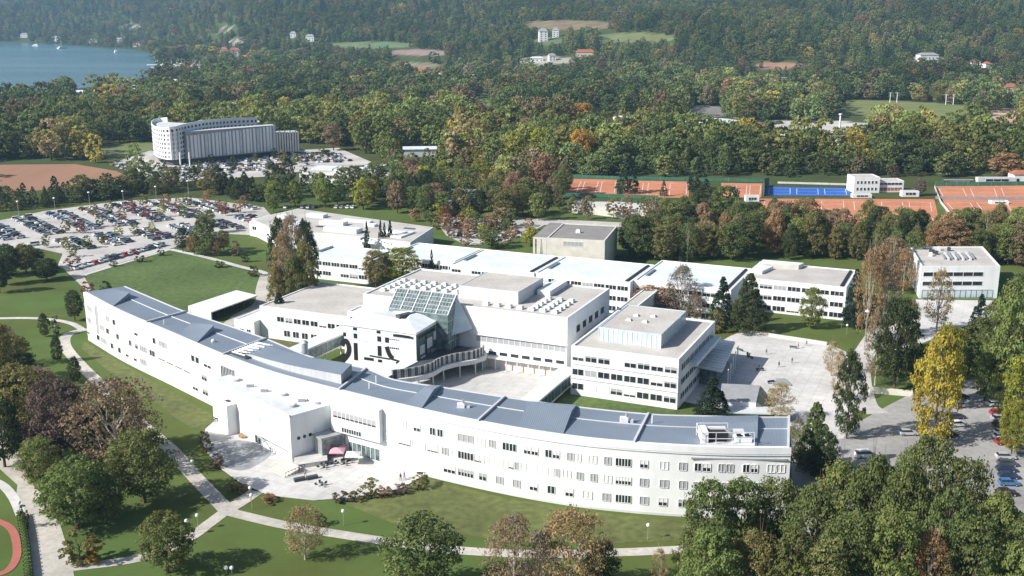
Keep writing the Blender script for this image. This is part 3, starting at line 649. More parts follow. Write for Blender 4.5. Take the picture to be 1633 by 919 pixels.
# ---------------------------------------------------------------- the long curved front building
FRONT = [(-128.5, 318.5), (-110.5, 297.5), (-91, 277.5), (-72.5, 258.5), (-57, 244.5), (-40.5, 232.8), (-19.5, 219.5), (-2.4, 210.3), (11.2, 204.6), (22, 201.6), (33.5, 199.6), (44, 198.7), (54.2, 198.6)]
FC = crom(FRONT, 12)
HT, HB = 15.0, 13.9
def at_px(px, z, curve=FC):              # point of the facade that shows in photo column px at height z
    for i in range(len(curve)-1):
        x0 = P(*curve[i], z)[0]; x1 = P(*curve[i+1], z)[0]
        if x0 <= px <= x1:
            t = (px-x0)/(x1-x0); a, b_ = Vector(curve[i]), Vector(curve[i+1]); return a.lerp(b_, t), i+t
    return (Vector(curve[0]), 0) if px < 500 else (Vector(curve[-1]), len(curve)-1)
BACKPX = [(198, 457), (245, 477), (296, 498), (355, 517), (424, 541), (500, 571), (581, 588), (628, 606), (703, 618), (805, 634), (915, 649), (1033, 661), (1115, 664), (1208, 666), (1258, 666)]
BC = crom([W(*p, HB) for p in BACKPX], 12)
# stations: (front px, back px) of every radial line on the roof
ST = [(133, 196, 's'), (178, 222, 'stepA'), (233, 296, 'ridge'), (281, 318, 'rise'), (312, 356, 'stepB'), (355, 424, 'ridge'), (376, 436, 'x'), (533, 578, 'y'), (540, 584, 'ridge'), (640, 680, 'rise'), (671, 703, 'stepC'), (762, 805, 'ridge'), (825, 842, 'rise'), (897, 919, 'stepD'), (1011, 1034, 'ridge'), (1112, 1116, 'rise'), (1207, 1209, 'stepE'), (1257, 1258, 'end')]
base = (0.0, 225.0)
arc = empty('curved_building', 'long curved white three storey building with a blue grey metal roof across the foreground', 'building', (*base, 0))
LO = lambda v: (v[0]-base[0], v[1]-base[1])
# outer wall (front, ends, back) as one closed prism with a parapet
mb = MB()
FCe = FC; n = len(FCe)
stn = []
for fpx, bpx, k in ST:
    f = at_px(fpx, HT-.1)[0]; b_ = at_px(bpx, HB, BC)[0]; stn.append((f, b_, k))
FL, FR = Vector(FC[0]), Vector(FC[-1]); BL, BR = stn[0][1], stn[-1][1]
for i in range(n-1):
    a, c = LO(FC[i]), LO(FC[i+1]); mb.face([(*a, -.5), (*c, -.5), (*c, HT), (*a, HT)], white)
bcc = [v for v in BC]
for i in range(len(bcc)-1):
    a, c = LO(bcc[i+1]), LO(bcc[i]); mb.face([(*a, -.5), (*c, -.5), (*c, HB), (*a, HB)], white)
mb.face([(*LO(FC[-1]), -.5), (*LO(BC[-1]), -.5), (*LO(BC[-1]), HB), (*LO(FC[-1]), HT)], white)
mb.face([(*LO(BC[0]), -.5), (*LO(FC[0]), -.5), (*LO(FC[0]), HT), (*LO(BC[0]), HB)], white)
mb.obj('wall', arc)
# parapet top along the front
mb = MB()
for i in range(n-1):
    a, c = Vector(FC[i]), Vector(FC[i+1]); t = (c-a).normalized(); nn = Vector((-t.y, t.x))
    q = [LO(a-nn*.12), LO(c-nn*.12), LO(c+nn*.75), LO(a+nn*.75)]; mb.prism(q, HT-1.3, HT+.06, white, white)
mb.obj('parapet', arc)
mb = MB()
for i in range(n-1):
    a, c = Vector(FC[i]), Vector(FC[i+1]); t = (c-a).normalized(); nn = Vector((-t.y, t.x))
    mb.prism([LO(a-nn*.2), LO(c-nn*.2), LO(c-nn*.01), LO(a-nn*.01)], HT-1.62, HT-1.5, lgrey)
mb.obj('cornice', arc)
mb = MB()
for i in range(n-1):
    a, c = Vector(FC[i]), Vector(FC[i+1]); t = (c-a).normalized(); nn = Vector((-t.y, t.x))
    mb.prism([LO(a-nn*.06), LO(c-nn*.06), LO(c-nn*.01), LO(a-nn*.01)], -.4, .5, lgrey)
mb.obj('plinth', arc)
# roof patches between stations
ARC = []
def patch(s0, s1, rise=None, drop=False, name='roof_panel', nu=6, zoff=0.0, v0=0, v1=1):
    f0, b0, f1, b1 = s0[0], s0[1], s1[0], s1[1]
    me_v, me_f, me_m, arcv = [], [], [], []
    vs = [0, .12, .3, .5, .66, .6601, .8, 1]
    vs = [v0+(v1-v0)*v for v in vs]
    i0 = at_px(P(*f0, HT)[0], HT)[1]; i1 = at_px(P(*f1, HT)[0], HT)[1]
    j0 = at_px(P(*b0, HB)[0], HB, BC)[1]; j1 = at_px(P(*b1, HB)[0], HB, BC)[1]
    def lerpc(cv, t):
        i = int(min(max(t, 0), len(cv)-1.001)); return Vector(cv[i]).lerp(Vector(cv[i+1]), t-i)
    for iu in range(nu+1):
        u = iu/nu; f = lerpc(FC, i0+(i1-i0)*u); b_ = lerpc(BC, j0+(j1-j0)*u)
        for iv, v in enumerate(vs):
            p = f.lerp(b_, v); z = (HT-.05)+(HB-HT+.05)*v+zoff
            if rise:
                pr = (min(1, v/.66) if v <= .66 else (0 if drop else 1-.6*(v-.66)/.34))
                if drop and iv >= 5: pr = 0
                z += rise*u*pr
            me_v.append((*LO(p), z)); arcv.append(((i0+(i1-i0)*u)*1.75, v, 0))
    nv = len(vs)
    for iu in range(nu):
        for iv in range(nv-1):
            a = iu*nv+iv; me_f.append((a, a+nv, a+nv+1, a+1))
    me = bpy.data.meshes.new(name); me.from_pydata(me_v, [], me_f); me.materials.append(seam)
    at = me.attributes.new('arc', 'FLOAT_VECTOR', 'POINT'); at.data.foreach_set('vector', np.array(arcv, np.float32).ravel())
    o = bpy.data.objects.new(name, me); C.objects.link(o); o.parent = arc
    if rise:                                   # end wall of the raised piece
        last = me_v[nu*nv:]; mb = MB()
        for iv in range(nv-1):
            A, B = last[iv], last[iv+1]; za = (HT-.05)+(HB-HT+.05)*vs[iv]+zoff; zb = (HT-.05)+(HB-HT+.05)*vs[iv+1]+zoff
            if A[2]-za+B[2]-zb > .02: mb.face([(A[0], A[1], za-.05), (B[0], B[1], zb-.05), B, A], seam)
        w_ = mb.obj('roof_step', arc)
        if not drop:
            mb = MB()
            for iu in range(nu):
                A = me_v[iu*nv+nv-1]; B = me_v[(iu+1)*nv+nv-1]; mb.face([(B[0], B[1], HB-.1), (A[0], A[1], HB-.1), A, B], lgrey)
            mb.obj('roof_edge', arc)
    return o
prev = None
for i in range(len(stn)-1):
    s0, s1 = stn[i], stn[i+1]; k1 = s1[2]
    if k1 == 'y': continue
    if k1 == 'stepA': patch(s0, s1, 1.6, True)
    elif k1 == 'stepB': patch(s0, s1, 1.6, True)
    elif k1 in ('stepC', 'stepD'): patch(s0, s1, 1.35, False)
    elif k1 == 'stepE': patch(s0, s1, 1.3, False)
    else: patch(s0, s1, nu=10)
for f, b_, k in stn:
    if k == 'ridge' or k == 'end':
        f2 = f; d2 = (b_-f).normalized(); n2 = Vector((d2.y, -d2.x)); mb = MB()
        q = [LO(f2-n2*.22), LO(f2+n2*.22), LO(b_+n2*.22), LO(b_-n2*.22)]
        i0 = len(mb.v); mb.prism(q, HB-.3, HT, lgrey, lgrey, z1s=[HT+.45, HT+.45, HB+.5, HB+.5]); mb.obj('fire_wall', arc)
# thin line along the roof at two thirds of its width
mb = MB()
prevp = None
for i in range(len(stn)-1):
    if stn[i+1][2] in ('y', 'x', 'stepA', 'stepB', 'stepC', 'stepD', 'stepE'): continue
    f0, b0, f1, b1 = stn[i][0], stn[i][1], stn[i+1][0], stn[i+1][1]
    i0 = at_px(P(*f0, HT)[0], HT)[1]; i1 = at_px(P(*f1, HT)[0], HT)[1]; j0 = at_px(P(*b0, HB)[0], HB, BC)[1]; j1 = at_px(P(*b1, HB)[0], HB, BC)[1]
    lc = lambda cv, t: Vector(cv[int(min(t, len(cv)-1.001))]).lerp(Vector(cv[int(min(t, len(cv)-1.001))+1]), t-int(min(t, len(cv)-1.001)))
    pts = []
    for k in range(11):
        u = k/10; p = lc(FC, i0+(i1-i0)*u).lerp(lc(BC, j0+(j1-j0)*u), .6); pts.append((*LO(p), HT-.05+(HB-HT+.05)*.6+.1))
    mb = MB()
    for a, c in zip(pts, pts[1:]): mb.tube(a, c, .11, .11, lgrey, 4)
    mb.obj('roof_seam', arc)
mb = MB()
for i in range(len(bcc)-1):
    a, c = Vector(bcc[i]), Vector(bcc[i+1]); t = (c-a).normalized(); nn = Vector((-t.y, t.x))
    mb.prism([LO(a-nn*.15), LO(c-nn*.15), LO(c+nn*.3), LO(a+nn*.3)], HB-.35, HB+.12, lgrey)
mb.obj('gutter', arc)
# the vaulted raised hall in the middle of the roof with its pale front wall
s0 = [s for s in stn if s[2] == 'x'][0]; s1 = [s for s in stn if s[2] == 'y'][0]
patch(s0, s1, nu=12)
i0 = at_px(P(*s0[0], HT)[0], HT)[1]; i1 = at_px(P(*s1[0], HT)[0], HT)[1]; j0 = at_px(P(*s0[1], HB)[0], HB, BC)[1]; j1 = at_px(P(*s1[1], HB)[0], HB, BC)[1]
nu = 14; rows = []
for k in range(nu+1):
    u = k/nu; f = lc(FC, i0+(i1-i0)*u); b_ = lc(BC, j0+(j1-j0)*u)
    rise = .7+1.5*u**.8
    lo_ = f.lerp(b_, .24); mid_ = f.lerp(b_, .62); zb = HT-.05+(HB-HT)*.24
    rows.append([(*LO(lo_), zb-.3), (*LO(lo_), zb+rise), (*LO(mid_), zb+rise+.35), (*LO(mid_), HB+.3)])
mb = MB(); vb = MB()
for k in range(nu):
    a, c = rows[k], rows[k+1]; mb.face([a[0], c[0], c[1], a[1]], panelg); mb.face([c[2], c[3], a[3], a[2]][::-1], lgrey)
    vb.face([a[1], c[1], c[2], a[2]], seam)
mb.face([rows[-1][0], rows[-1][3], rows[-1][2], rows[-1][1]], mgrey); mb.face([rows[0][3], rows[0][0], rows[0][1], rows[0][2]], lgrey)
mb.obj('clerestory_wall', arc)
me = vb.mesh('vault_roof'); at = me.attributes.new('arc', 'FLOAT_VECTOR', 'POINT')
arcv = []
for k in range(nu):
    s_a = (i0+(i1-i0)*k/nu)*1.75; s_c = (i0+(i1-i0)*(k+1)/nu)*1.75; arcv += [(s_a, 0, 0), (s_c, 0, 0), (s_c, 1, 0), (s_a, 1, 0)]
at.data.foreach_set('vector', np.array(arcv, np.float32).ravel()); o = bpy.data.objects.new('vault_roof', me); C.objects.link(o); o.parent = arc
# terrace trellis left of the vault
s5 = stn[5]; 
for k in range(11):
    u = k/10; p = s5[0].lerp(s5[1], .12+.46*u)+Vector((1.3+1.2*u, -.9)); mb = MB(); q = LO(p)
    mb.tube((*q, HT+.55), (q[0]+3.9+.8*u, q[1]-3.1, HT+.55+.5*(k % 2)), .2, .2, white, 4); mb.obj('trellis_bar', arc)
mb = MB(); p = s5[0].lerp(s5[1], .1)+Vector((1.2, -.6)); mb.prism([LO(p), LO(p+Vector((4.4, -4))), LO(p+Vector((8.6, 1.0))), LO(p+Vector((5.0, 4.6)))], HT-.03, HT+.05, dgrey); mb.obj('terrace', arc)
# windows of the curved facade: (centre px, half width px, kind)
R1, R2, R3 = (9.9, 11.5), (6.0, 7.6), (2.1, 3.7)
def fwin(px, hw, row, kind, npane=2):
    z0, z1 = row; zc = (z0+z1)/2
    a, ia = at_px(px-hw, zc); b_, ib = at_px(px+hw, zc)
    m, ex, fr = {'dark': (glass, None, white), 'grey': (shut, None, lgrey), 'faint': (shutl, None, white), 'half': (glass, (.55, shutl), white), 'halfg': (glass, (.5, shut), white), 'thin': (glass, (.82, shutl), lgrey)}[kind]
    wface(arc, base, a, b_, z0, z1, m, mull=npane-1, extra=ex, frame=fr, proud=.07)
for px, hw, kind, n_ in [(643, 5, 'faint', 2), (665, 5, 'half', 2), (690, 4, 'dark', 2), (702, 4, 'dark', 2), (722, 6, 'faint', 2), (743, 12, 'grey', 3), (768, 6, 'faint', 2), (785, 5, 'grey', 2), (807, 5, 'dark', 2), (818, 5, 'dark', 2), (841, 5, 'half', 2), (853, 5, 'half', 2), (875, 5, 'dark', 2), (887, 5, 'half', 2), (910, 5, 'grey', 2), (921, 5, 'faint', 2), (945, 6, 'faint', 2), (969, 5, 'grey', 2), (994, 12, 'dark', 5), (1027, 6, 'half', 2), (1059, 6, 'faint', 2), (1089, 6, 'grey', 2), (1113, 5, 'dark', 2), (1127, 6, 'half', 2), (1151, 5, 'grey', 2), (1164, 5, 'grey', 2), (1190, 5, 'dark', 2), (1203, 5, 'half', 2), (1230, 6, 'faint', 2), (1245, 6, 'faint', 2),
                        (134, 2, 'half', 1), (143, 3, 'grey', 1), (159, 2, 'faint', 1), (172, 2.2, 'grey', 1), (182, 2, 'dark', 1), (191, 2.2, 'faint', 1), (204, 2.5, 'faint', 1), (217, 2.5, 'half', 1), (229, 4, 'faint', 2), (246, 2, 'dark', 1), (257, 2.5, 'grey', 1), (263, 2.5, 'grey', 1), (276, 3, 'faint', 1), (296, 4, 'faint', 2), (308, 2.4, 'dark', 1), (315, 2.4, 'dark', 1), (328, 2.5, 'half', 1), (334, 2.5, 'half', 1)]: fwin(px, hw, R1, kind, n_)
for px, hw, kind, n_ in [(622, 9, 'faint', 3), (645, 9, 'thin', 3), (668, 10, 'faint', 3), (690, 8, 'thin', 3), (710, 4.5, 'grey', 2), (726, 4, 'faint', 1), (743, 12, 'dark', 5), (788, 31, 'thin', 8), (857, 35, 'grey', 8), (904, 6, 'faint', 2), (925, 5, 'grey', 2), (947, 5, 'grey', 2), (969, 6, 'faint', 2), (994, 12, 'half', 5), (1027, 6.5, 'grey', 2), (1059, 6.5, 'grey', 2), (1089, 6, 'grey', 2), (1114, 5, 'halfg', 2), (1129, 5, 'halfg', 2), (1151, 6, 'grey', 2), (1165, 6, 'half', 2), (1190, 6, 'grey', 2), (1204, 5, 'half', 2), (1232, 6, 'faint', 2),
                        (134, 2.5, 'grey', 2), (143, 3, 'grey', 2), (163, 2.5, 'grey', 1), (172, 2.2, 'dark', 1), (188, 2, 'dark', 1), (199, 2.2, 'faint', 1), (208, 1.8, 'dark', 1), (218, 2, 'halfg', 1), (229, 5, 'grey', 3), (243, 4, 'dark', 2), (258, 5, 'thin', 3), (271, 5, 'thin', 3), (285, 5, 'thin', 3), (298, 5, 'thin', 3), (326, 4, 'halfg', 2)]: fwin(px, hw, R2, kind, n_)
for px, hw, kind, n_ in [(717, 9, 'half', 3), (743, 12, 'halfg', 5), (770, 5.5, 'halfg', 2), (797, 5.5, 'grey', 2), (824, 5.5, 'grey', 2), (851, 6, 'half', 2), (879, 5.5, 'dark', 2), (908, 6, 'half', 2), (937, 7, 'faint', 2), (967, 6, 'grey', 2), (994, 12, 'dark', 5), (1027, 6.5, 'grey', 2), (1057, 6.5, 'half', 2), (1088, 6, 'halfg', 2), (1115, 6, 'grey', 2), (1135, 6, 'half', 2), (1160, 6, 'grey', 2), (1190, 6, 'half', 2),
                        (139, 4, 'half', 2), (157, 2.2, 'dark', 1), (166, 4, 'grey', 2), (179, 2, 'dark', 1), (191, 2, 'dark', 1), (203, 2, 'half', 1), (216, 2, 'half', 1), (229, 4.5, 'grey', 3), (244, 4.5, 'faint', 3), (312, 4, 'half', 2), (328, 4, 'halfg', 2)]: fwin(px, hw, R3, kind, n_)
fwin(155, 1.6, (4.0, 12.8), 'grey', 1)
fwin(364, 11, (8.8, 12.2), 'dark', 9)
fwin(604, 1, (9, 9.2), 'dark', 1)
# band over the last windows and downpipe shadow gap at the left end
a, _ = at_px(1102, 12.6); b_, _ = at_px(1255, 12.6); t = (b_-a).normalized(); nn = Vector((t.y, -t.x)); mb = MB()
mb.prism([LO(a), LO(b_), LO(b_+nn*.35), LO(a+nn*.35)], 12.45, 12.75, mgrey); mb.obj('ledge', arc)
# projecting bay over the entrance
a, _ = at_px(534, 10); b_, _ = at_px(611, 10); t = (b_-a).normalized(); nn = Vector((t.y, -t.x))
mb = MB(); mb.prism([LO(a-nn*.5), LO(b_-nn*.5), LO(b_+nn*1.3), LO(a+nn*1.3)], 5.6, 13.0, white); bay = mb.obj('bay', arc)
mb = MB(); mb.prism([LO(a+nn*.1), LO(b_+nn*.1), LO(b_+nn*1.36), LO(a+nn*1.36)], 13.0, 13.15, lgrey); mb.obj('bay_edge', arc)
A, B = a+nn*1.31, b_+nn*1.31
wface(arc, base, A.lerp(B, .05), A.lerp(B, .93), 9.0, 10.6, glass, mull=9, extra=(.75, shut), proud=.05)
wface(arc, base, A.lerp(B, .22), A.lerp(B, .62), 5.95, 7.0, glass, mull=7, proud=.05)
# roof vents, masts and the plant enclosure near the right end
for px, py, k in [(262, 513, 0), (340, 541, 1), (487, 565, 2), (735, 645, 3), (589, 615, 0), (995, 667, 3), (1040, 668, 0), (600, 604, 0)]:
    p = W(px, py+6, 14.4); q = LO(p); mb = MB()
    if k == 0: mb.tube((*q, 14), (*q, 16.0), .14, .14, white, 6)
    elif k == 1: mb.ball((*q, 14.9), .55, white); mb.tube((*q, 14), (*q, 14.7), .3, .3, white)
    elif k == 2: mb.tube((*q, 15.5), (*q, 18.3), .75, .75, metal, 12); mb.tube((*q, 18.3), (*q, 18.8), .95, .5, metal, 12)
    else:
        mb.prism([(q[0]-.8, q[1]-.6), (q[0]+.8, q[1]-.6), (q[0]+.8, q[1]+.6), (q[0]-.8, q[1]+.6)], 14, 15.5, white); mb.tube((q[0]+.5, q[1], 15.4), (q[0]+.5, q[1], 16.4), .3, .3, metal); mb.prism([(q[0]+1.2, q[1]-.4), (q[0]+1.9, q[1]-.4), (q[0]+1.9, q[1]+.4), (q[0]+1.2, q[1]+.4)], 14, 15, lgrey)
    mb.obj('roof_vent', arc)
q0 = [W(1117, 709, 15.1), W(1204, 711, 15.1), W(1204, 684, 15.1), (W(1117, 684, 15.1))]
mb = MB(); mb.prism([LO(p) for p in q0], 14.5, 15.15, lgrey); mb.obj('plant_deck', arc)
mb = MB(); x0, y0 = LO(q0[0]); x1, y1 = LO(q0[2])
for (ax_, ay, bx, by, z0, z1, m) in ((.3, .5, 1.6, 4.5, 15.15, 17.4, white), (2.0, 1.2, 5.4, 3.6, 15.15, 16.8, black), (2.0, 3.7, 5.5, 4.3, 15.15, 17.2, white), (6.9, .7, 10.2, 2.6, 15.15, 16.3, white), (7.3, 1.0, 8.2, 1.9, 16.31, 16.6, black), (8.9, 1.0, 9.8, 1.9, 16.31, 16.6, black)):
    mb = MB(); mb.prism([(x0+ax_, y0+ay), (x0+bx, y0+ay), (x0+bx, y0+by), (x0+ax_, y0+by)], z0, z1, m); mb.obj('plant_unit', arc)
mb = MB(); mb.tube((x0+6.1, y0+3.2, 15.15), (x0+6.1, y0+3.2, 17), .75, .75, metal, 12); mb.obj('plant_unit', arc)
mb = MB()
for z in (16.3, 17.6):
    for c1, c2 in (((0, 0), (10.5, 0)), ((0, 5), (6.2, 5)), ((0, 0), (0, 5))): mb.tube((x0+c1[0], y0+c1[1], z), (x0+c2[0], y0+c2[1], z), .07, .07, white, 4)
for gx, gy in ((0, 0), (0, 5), (3, 0), (6.2, 5), (6.2, 0), (10.5, 0)): mb.tube((x0+gx, y0+gy, 15), (x0+gx, y0+gy, 17.6), .07, .07, white, 4)
mb.obj('railing', arc)
# glazed ground floor next to the entrance
a, _ = at_px(556, 2); b_, _ = at_px(606, 2)
wface(arc, base, a, b_, .6, 3.4, gglass, mull=6, proud=.08)
# ---------------------------------------------------------------- auditorium wing in front
af, ar = Vector(W(462, 668, 10.4)), Vector(W(336, 600, 11.4)); tf = (af-ar).normalized(); tb = Vector((-tf.y, tf.x))
base = tuple((af+ar)/2+tb*6); e = empty('auditorium_wing', 'windowless white wing with roof lights jutting from the curved building', 'building', (*base, 0)); LA = lambda v: local([(v[0], v[1])], base)[0]
dep = 15.5
fl, fr, br_, bl = ar, af, af+tb*dep, ar+tb*9.0
mb = MB(); mb.prism([LA(fl), LA(fr), LA(br_), LA(bl)], 0, 10.6, white, mat('auditorium_membrane', (.55, .57, .59), .7, .08, .3, fine=(.9, .06))); mb.obj('wall', e)
mb = MB(); cc = (fl+fr+br_+bl)/4
for p0, p1 in ((fl, fr), (fr, br_)):
    t = (p1-p0).normalized(); n_ = Vector((-t.y, t.x)); mb.prism([LA(p0), LA(p1), LA(p1+n_*.4), LA(p0+n_*.4)], 10.603, 11.0, white)
mb.obj('parapet', e)
sky_spots = [(.15, .3), (.22, .55), (.32, .3), (.36, .6), (.47, .35), (.5, .62), (.62, .5), (.66, .75), (.80, .55), (.84, .32), (.12, .65), (.27, .8), (.9, .7)]
for k, (u, v) in enumerate(sky_spots):
    p = fl.lerp(fr, u)+tb*dep*v*.9; q = LA(p); mb = MB()
    if k % 3 == 0: mb.tube((*q, 10.6), (*q, 11.1), 1.0, .85, mgrey, 14); mb.ball((*q, 11.0), .75, whiteroof, 12, 4, .5)
    else:
        s_ = .8; mb.prism([(q[0]-s_, q[1]-s_*.6), (q[0]+s_, q[1]-s_*.6), (q[0]+s_, q[1]+s_*.6), (q[0]-s_, q[1]+s_*.6)], 10.6, 11.35, mgrey, lgrey)
    mb.obj('roof_light', e)
wl = (fr-fl).length
wface(e, base, fl+tf*wl*.62, fl+tf*wl*.69, 5.6, 7.2, bglass, mull=1)
wface(e, base, fl+tf*wl*.60, fl+tf*wl*.97, 2.0, 2.5, mgrey, mull=0)
wface(e, base, fl+tf*wl*.56, fl+tf*wl*.63, .3, 2.2, glass, mull=1)
for k in range(3):
    p = fr+tb*(2.0+k*1.5); mb = MB(); q = LA(p); 
    t3 = Vector((tf.x, tf.y)); mb.tube((*q, 5.3), (q[0]+t3.x*.08, q[1]+t3.y*.08, 5.3), .42, .42, glass, 12); mb.obj('porthole', e)
# stair box on its front
p = fl+tf*wl*.24-tb*2.6; mb = MB(); mb.prism([LA(p), LA(p+tf*3.4), LA(p+tf*3.4+tb*2.8), LA(p+tb*2.8)], 0, 7.6, white); mb.obj('stair_box', e)
mb = MB(); mb.prism([LA(p-tf*.12-tb*.12+tb*1.6), LA(p+tf*1.4+tb*1.6), LA(p+tf*1.4+tb*2.4), LA(p-tf*.12+tb*2.4)], 7.61, 7.75, black); mb.obj('hatch', e)
# entrance porch
p = fr+tb*5.5; q = [p+tf*.1, p+tf*4.0-tb*.3, p+tf*4.6+tb*6.0, p+tf*.1+tb*8.6]
base = tuple(p+tf*3+tb*3); e = empty('entrance_porch', 'dark glazed entrance porch with a grey slab roof in the corner of the two wings', 'porch', (*base, 0))
LP = lambda v: local([(v[0], v[1])], base)[0]
mb = MB(); mb.prism([LP(v) for v in q], 5.0, 5.35, mgrey); mb.obj('roof', e)
mb = MB(); cc = sum(q, Vector((0, 0)))/4; mb.prism([LP(cc.lerp(v, .86)) for v in q], 1.2, 4.98, gglass); mb.obj('glazing', e)
for k in range(7):
    v = q[0].lerp(q[1], .12+.8*k/6); v = cc.lerp(v, .9); mb = MB(); mb.tube((*LP(v), 0), (*LP(v), 5), .1, .1, lgrey, 5); mb.obj('column', e)
mb = MB(); mb.prism([LP(v) for v in (fr+tf*.2+tb*.5, fr+tf*4-tb*1.5, fr+tf*6.5+tb*5, fr+tf*.2+tb*9)], 0.2, 1.2, plazam); mb.obj('platform', e)
# stairs down to the terrace
sb = fr+tf*1.5-tb*1.2; base = tuple(sb); e = empty('outdoor_steps', 'broad stone steps leading down to the front terrace', 'steps', (*base, 0))
mb = MB()
for k in range(6):
    o_ = -tb*(k*.75); 
    mb.prism([tuple(v) for v in (o_-tf*1.5, o_+tf*4.5, o_+tf*4.5-tb*.75, o_-tf*1.5-tb*.75)], 0, 1.15-k*.17, offwhite)
mb.obj('tread', e)
mb = MB()
for k in range(7):
    v = tf*(4.8)-tb*(k*.8-.5); mb.tube((*v, .1), (*v, 1.9-k*.1), .06, .06, dgrey, 4)
mb.tube((*(tf*4.8+tb*.5), 1.9), (*(tf*4.8-tb*4.3), 1.3), .07, .07, dgrey, 4); mb.obj('railing', e)
# parasols and planters on the terrace
def parasol(x, y, m, label, z=.1):
    e = empty('parasol', label, 'parasol', (x, y, z)); mb = MB(); mb.tube((0, 0, 0), (0, 0, 2.6), .04, .04, metal); mb.obj('pole', e)
    mb = MB(); r = 2.3
    c = [(r*math.cos(math.pi/4+k*math.pi/2), r*math.sin(math.pi/4+k*math.pi/2), 2.3) for k in range(4)]
    for k in range(4): mb.face([c[k], c[(k+1) % 4], (0, 0, 3.0)], m)
    for k in range(4): a, b_ = c[k], c[(k+1) % 4]; mb.face([(a[0], a[1], 2.1), (b_[0], b_[1], 2.1), b_, a], m)
    mb.obj('canopy', e); return e
x, y = W(538, 717, 2.6); parasol(x, y, pink, 'square pink parasol by the entrance porch'); x, y = W(531, 708, 2.6)
parasol(x+1.6, y+.6, pink, 'pale pink parasol behind the other pink one at the porch')
x, y = W(563, 723, 2.6); parasol(x, y, white, 'round white parasol right of the pink ones')
def cafe_table(x, y, lab):
    e = empty('cafe_table', lab, 'table', (x, y, .2), 0, 'dark tables and chairs on the front terrace'); mb = MB(); mb.tube((0, 0, .7), (0, 0, .75), .5, .5, dgrey, 10); mb.obj('tabletop', e)
    mb = MB(); mb.tube((0, 0, 0), (0, 0, .7), .05, .05, black, 5); mb.obj('leg', e)
    mb = MB()
    for k in range(4):
        a = k*math.pi/2+.4; cx_, cy_ = math.cos(a)*.9, math.sin(a)*.9
        mb.prism([(cx_-.22, cy_-.22), (cx_+.22, cy_-.22), (cx_+.22, cy_+.22), (cx_-.22, cy_+.22)], .4, .46, black); mb.prism([(cx_*1.2-.2, cy_*1.2-.2), (cx_*1.2+.2, cy_*1.2-.2), (cx_*1.25+.2, cy_*1.25+.2), (cx_*1.25-.2, cy_*1.25-.2)], .46, .9, black)
    mb.obj('chairs', e)
for (px, py) in ((512, 776), (528, 742), (515, 748), (547, 742), (556, 737)): cafe_table(*W(px, py), 'dark cafe table with chairs on the front terrace')
for px, py in ((478, 768), (498, 765)):
    x, y = W(px, py); e = empty('flower_planter', 'dark planter with low greenery at the foot of the outdoor steps', 'planter', (x, y, .2), .5, 'planters at the steps'); mb = MB(); mb.box((-1.2, -.5), (1, 0), (0, 1), 2.4, 1, 0, .7, dgrey); mb.obj('trough', e)
x, y = W(391, 697); e = empty('sandbox', 'round orange wooden seat ring on the terrace by the stair box', 'bench', (x, y, .2)); mb = MB(); mb.tube((0, 0, .1), (0, 0, .5), 1.5, 1.5, wood, 12); mb.obj('seat', e)
# ---------------------------------------------------------------- east side: plaza canopy, pavilion
A, B, Cc, D = [Vector(W(*p, 5.5)) for p in ((1098, 582), (1152, 593), (1172, 547), (1133, 541))]
base = tuple((A+Cc)/2); e = empty('plaza_canopy', 'large white ribbed canopy on tall slim columns beside the office block', 'canopy', (*base, 0)); LQ = lambda v: local([(v[0], v[1])], base)[0]
mb = MB(); mb.prism([LQ(v) for v in (A, B, Cc, D)], 5.2, 5.6, whiteroof); mb.obj('roof', e)
for k in range(13):
    u = k/12; a, b_ = A.lerp(D, u), B.lerp(Cc, u); mb = MB(); mb.tube((*LQ(a), 5.75), (*LQ(b_), 5.75), .16, .16, white, 4); mb.obj('rib', e)
for k in range(5):
    v = B.lerp(Cc, .1+.8*k/4)+Vector((1.2, -.2)); mb = MB(); mb.tube((*LQ(v), 0), (*LQ(v), 5.4), .17, .17, white, 6); mb.obj('column', e)
mb = MB(); mb.prism([LQ(v) for v in (A.lerp(D, .1), A.lerp(B, .8).lerp(D.lerp(Cc, .8), .1), A.lerp(B, .8).lerp(D.lerp(Cc, .8), .9), A.lerp(D, .9))], 0, 5.19, gglass); mb.obj('glazing', e)
A, B, Cc, D = [Vector(W(*p, 4.2)) for p in ((1152, 634), (1206, 637), (1212, 617), (1150, 614))]
base = tuple((A+Cc)/2); e = empty('plaza_pavilion', 'small pavilion with grey lean-to roof and white wall behind the curved building', 'building', (*base, 0))
mb = MB(); mb.prism([LQ2 for LQ2 in [local([(v.x, v.y)], base)[0] for v in (A, B, Cc, D)]], 0, 4.2, white, mgrey, z1s=[3.3, 3.3, 4.6, 4.6]); mb.obj('wall', e)
mb = MB(); A2 = A+Vector((-1, -5)); B2 = B+Vector((8, -5)); mb.prism([local([(v.x, v.y)], base)[0] for v in (A2, B2, B+Vector((8, -.2)), A+Vector((-1, -.2)))], 1.9, 2.2, lgrey); mb.obj('canopy', e)
mb = MB(); mb.prism([local([(v.x, v.y)], base)[0] for v in (A2+Vector((.5, .5)), B2+Vector((-.5, .5)), B+Vector((7, -.2)), A+Vector((-.5, -.2)))], 0, 1.9, gglass); mb.obj('glazing', e)
mb = MB(); B3 = B+Vector((.1, 0)); mb.prism([local([(v.x, v.y)], base)[0] for v in (B3, B3+Vector((4.5, -.3)), Cc+Vector((3.5, .6)), Cc+Vector((.1, 0)))], 0, 3.9, gglass, gglass, z1s=[3.3, .4, .4, 4.5]); mb.obj('glass_lean_to', e)
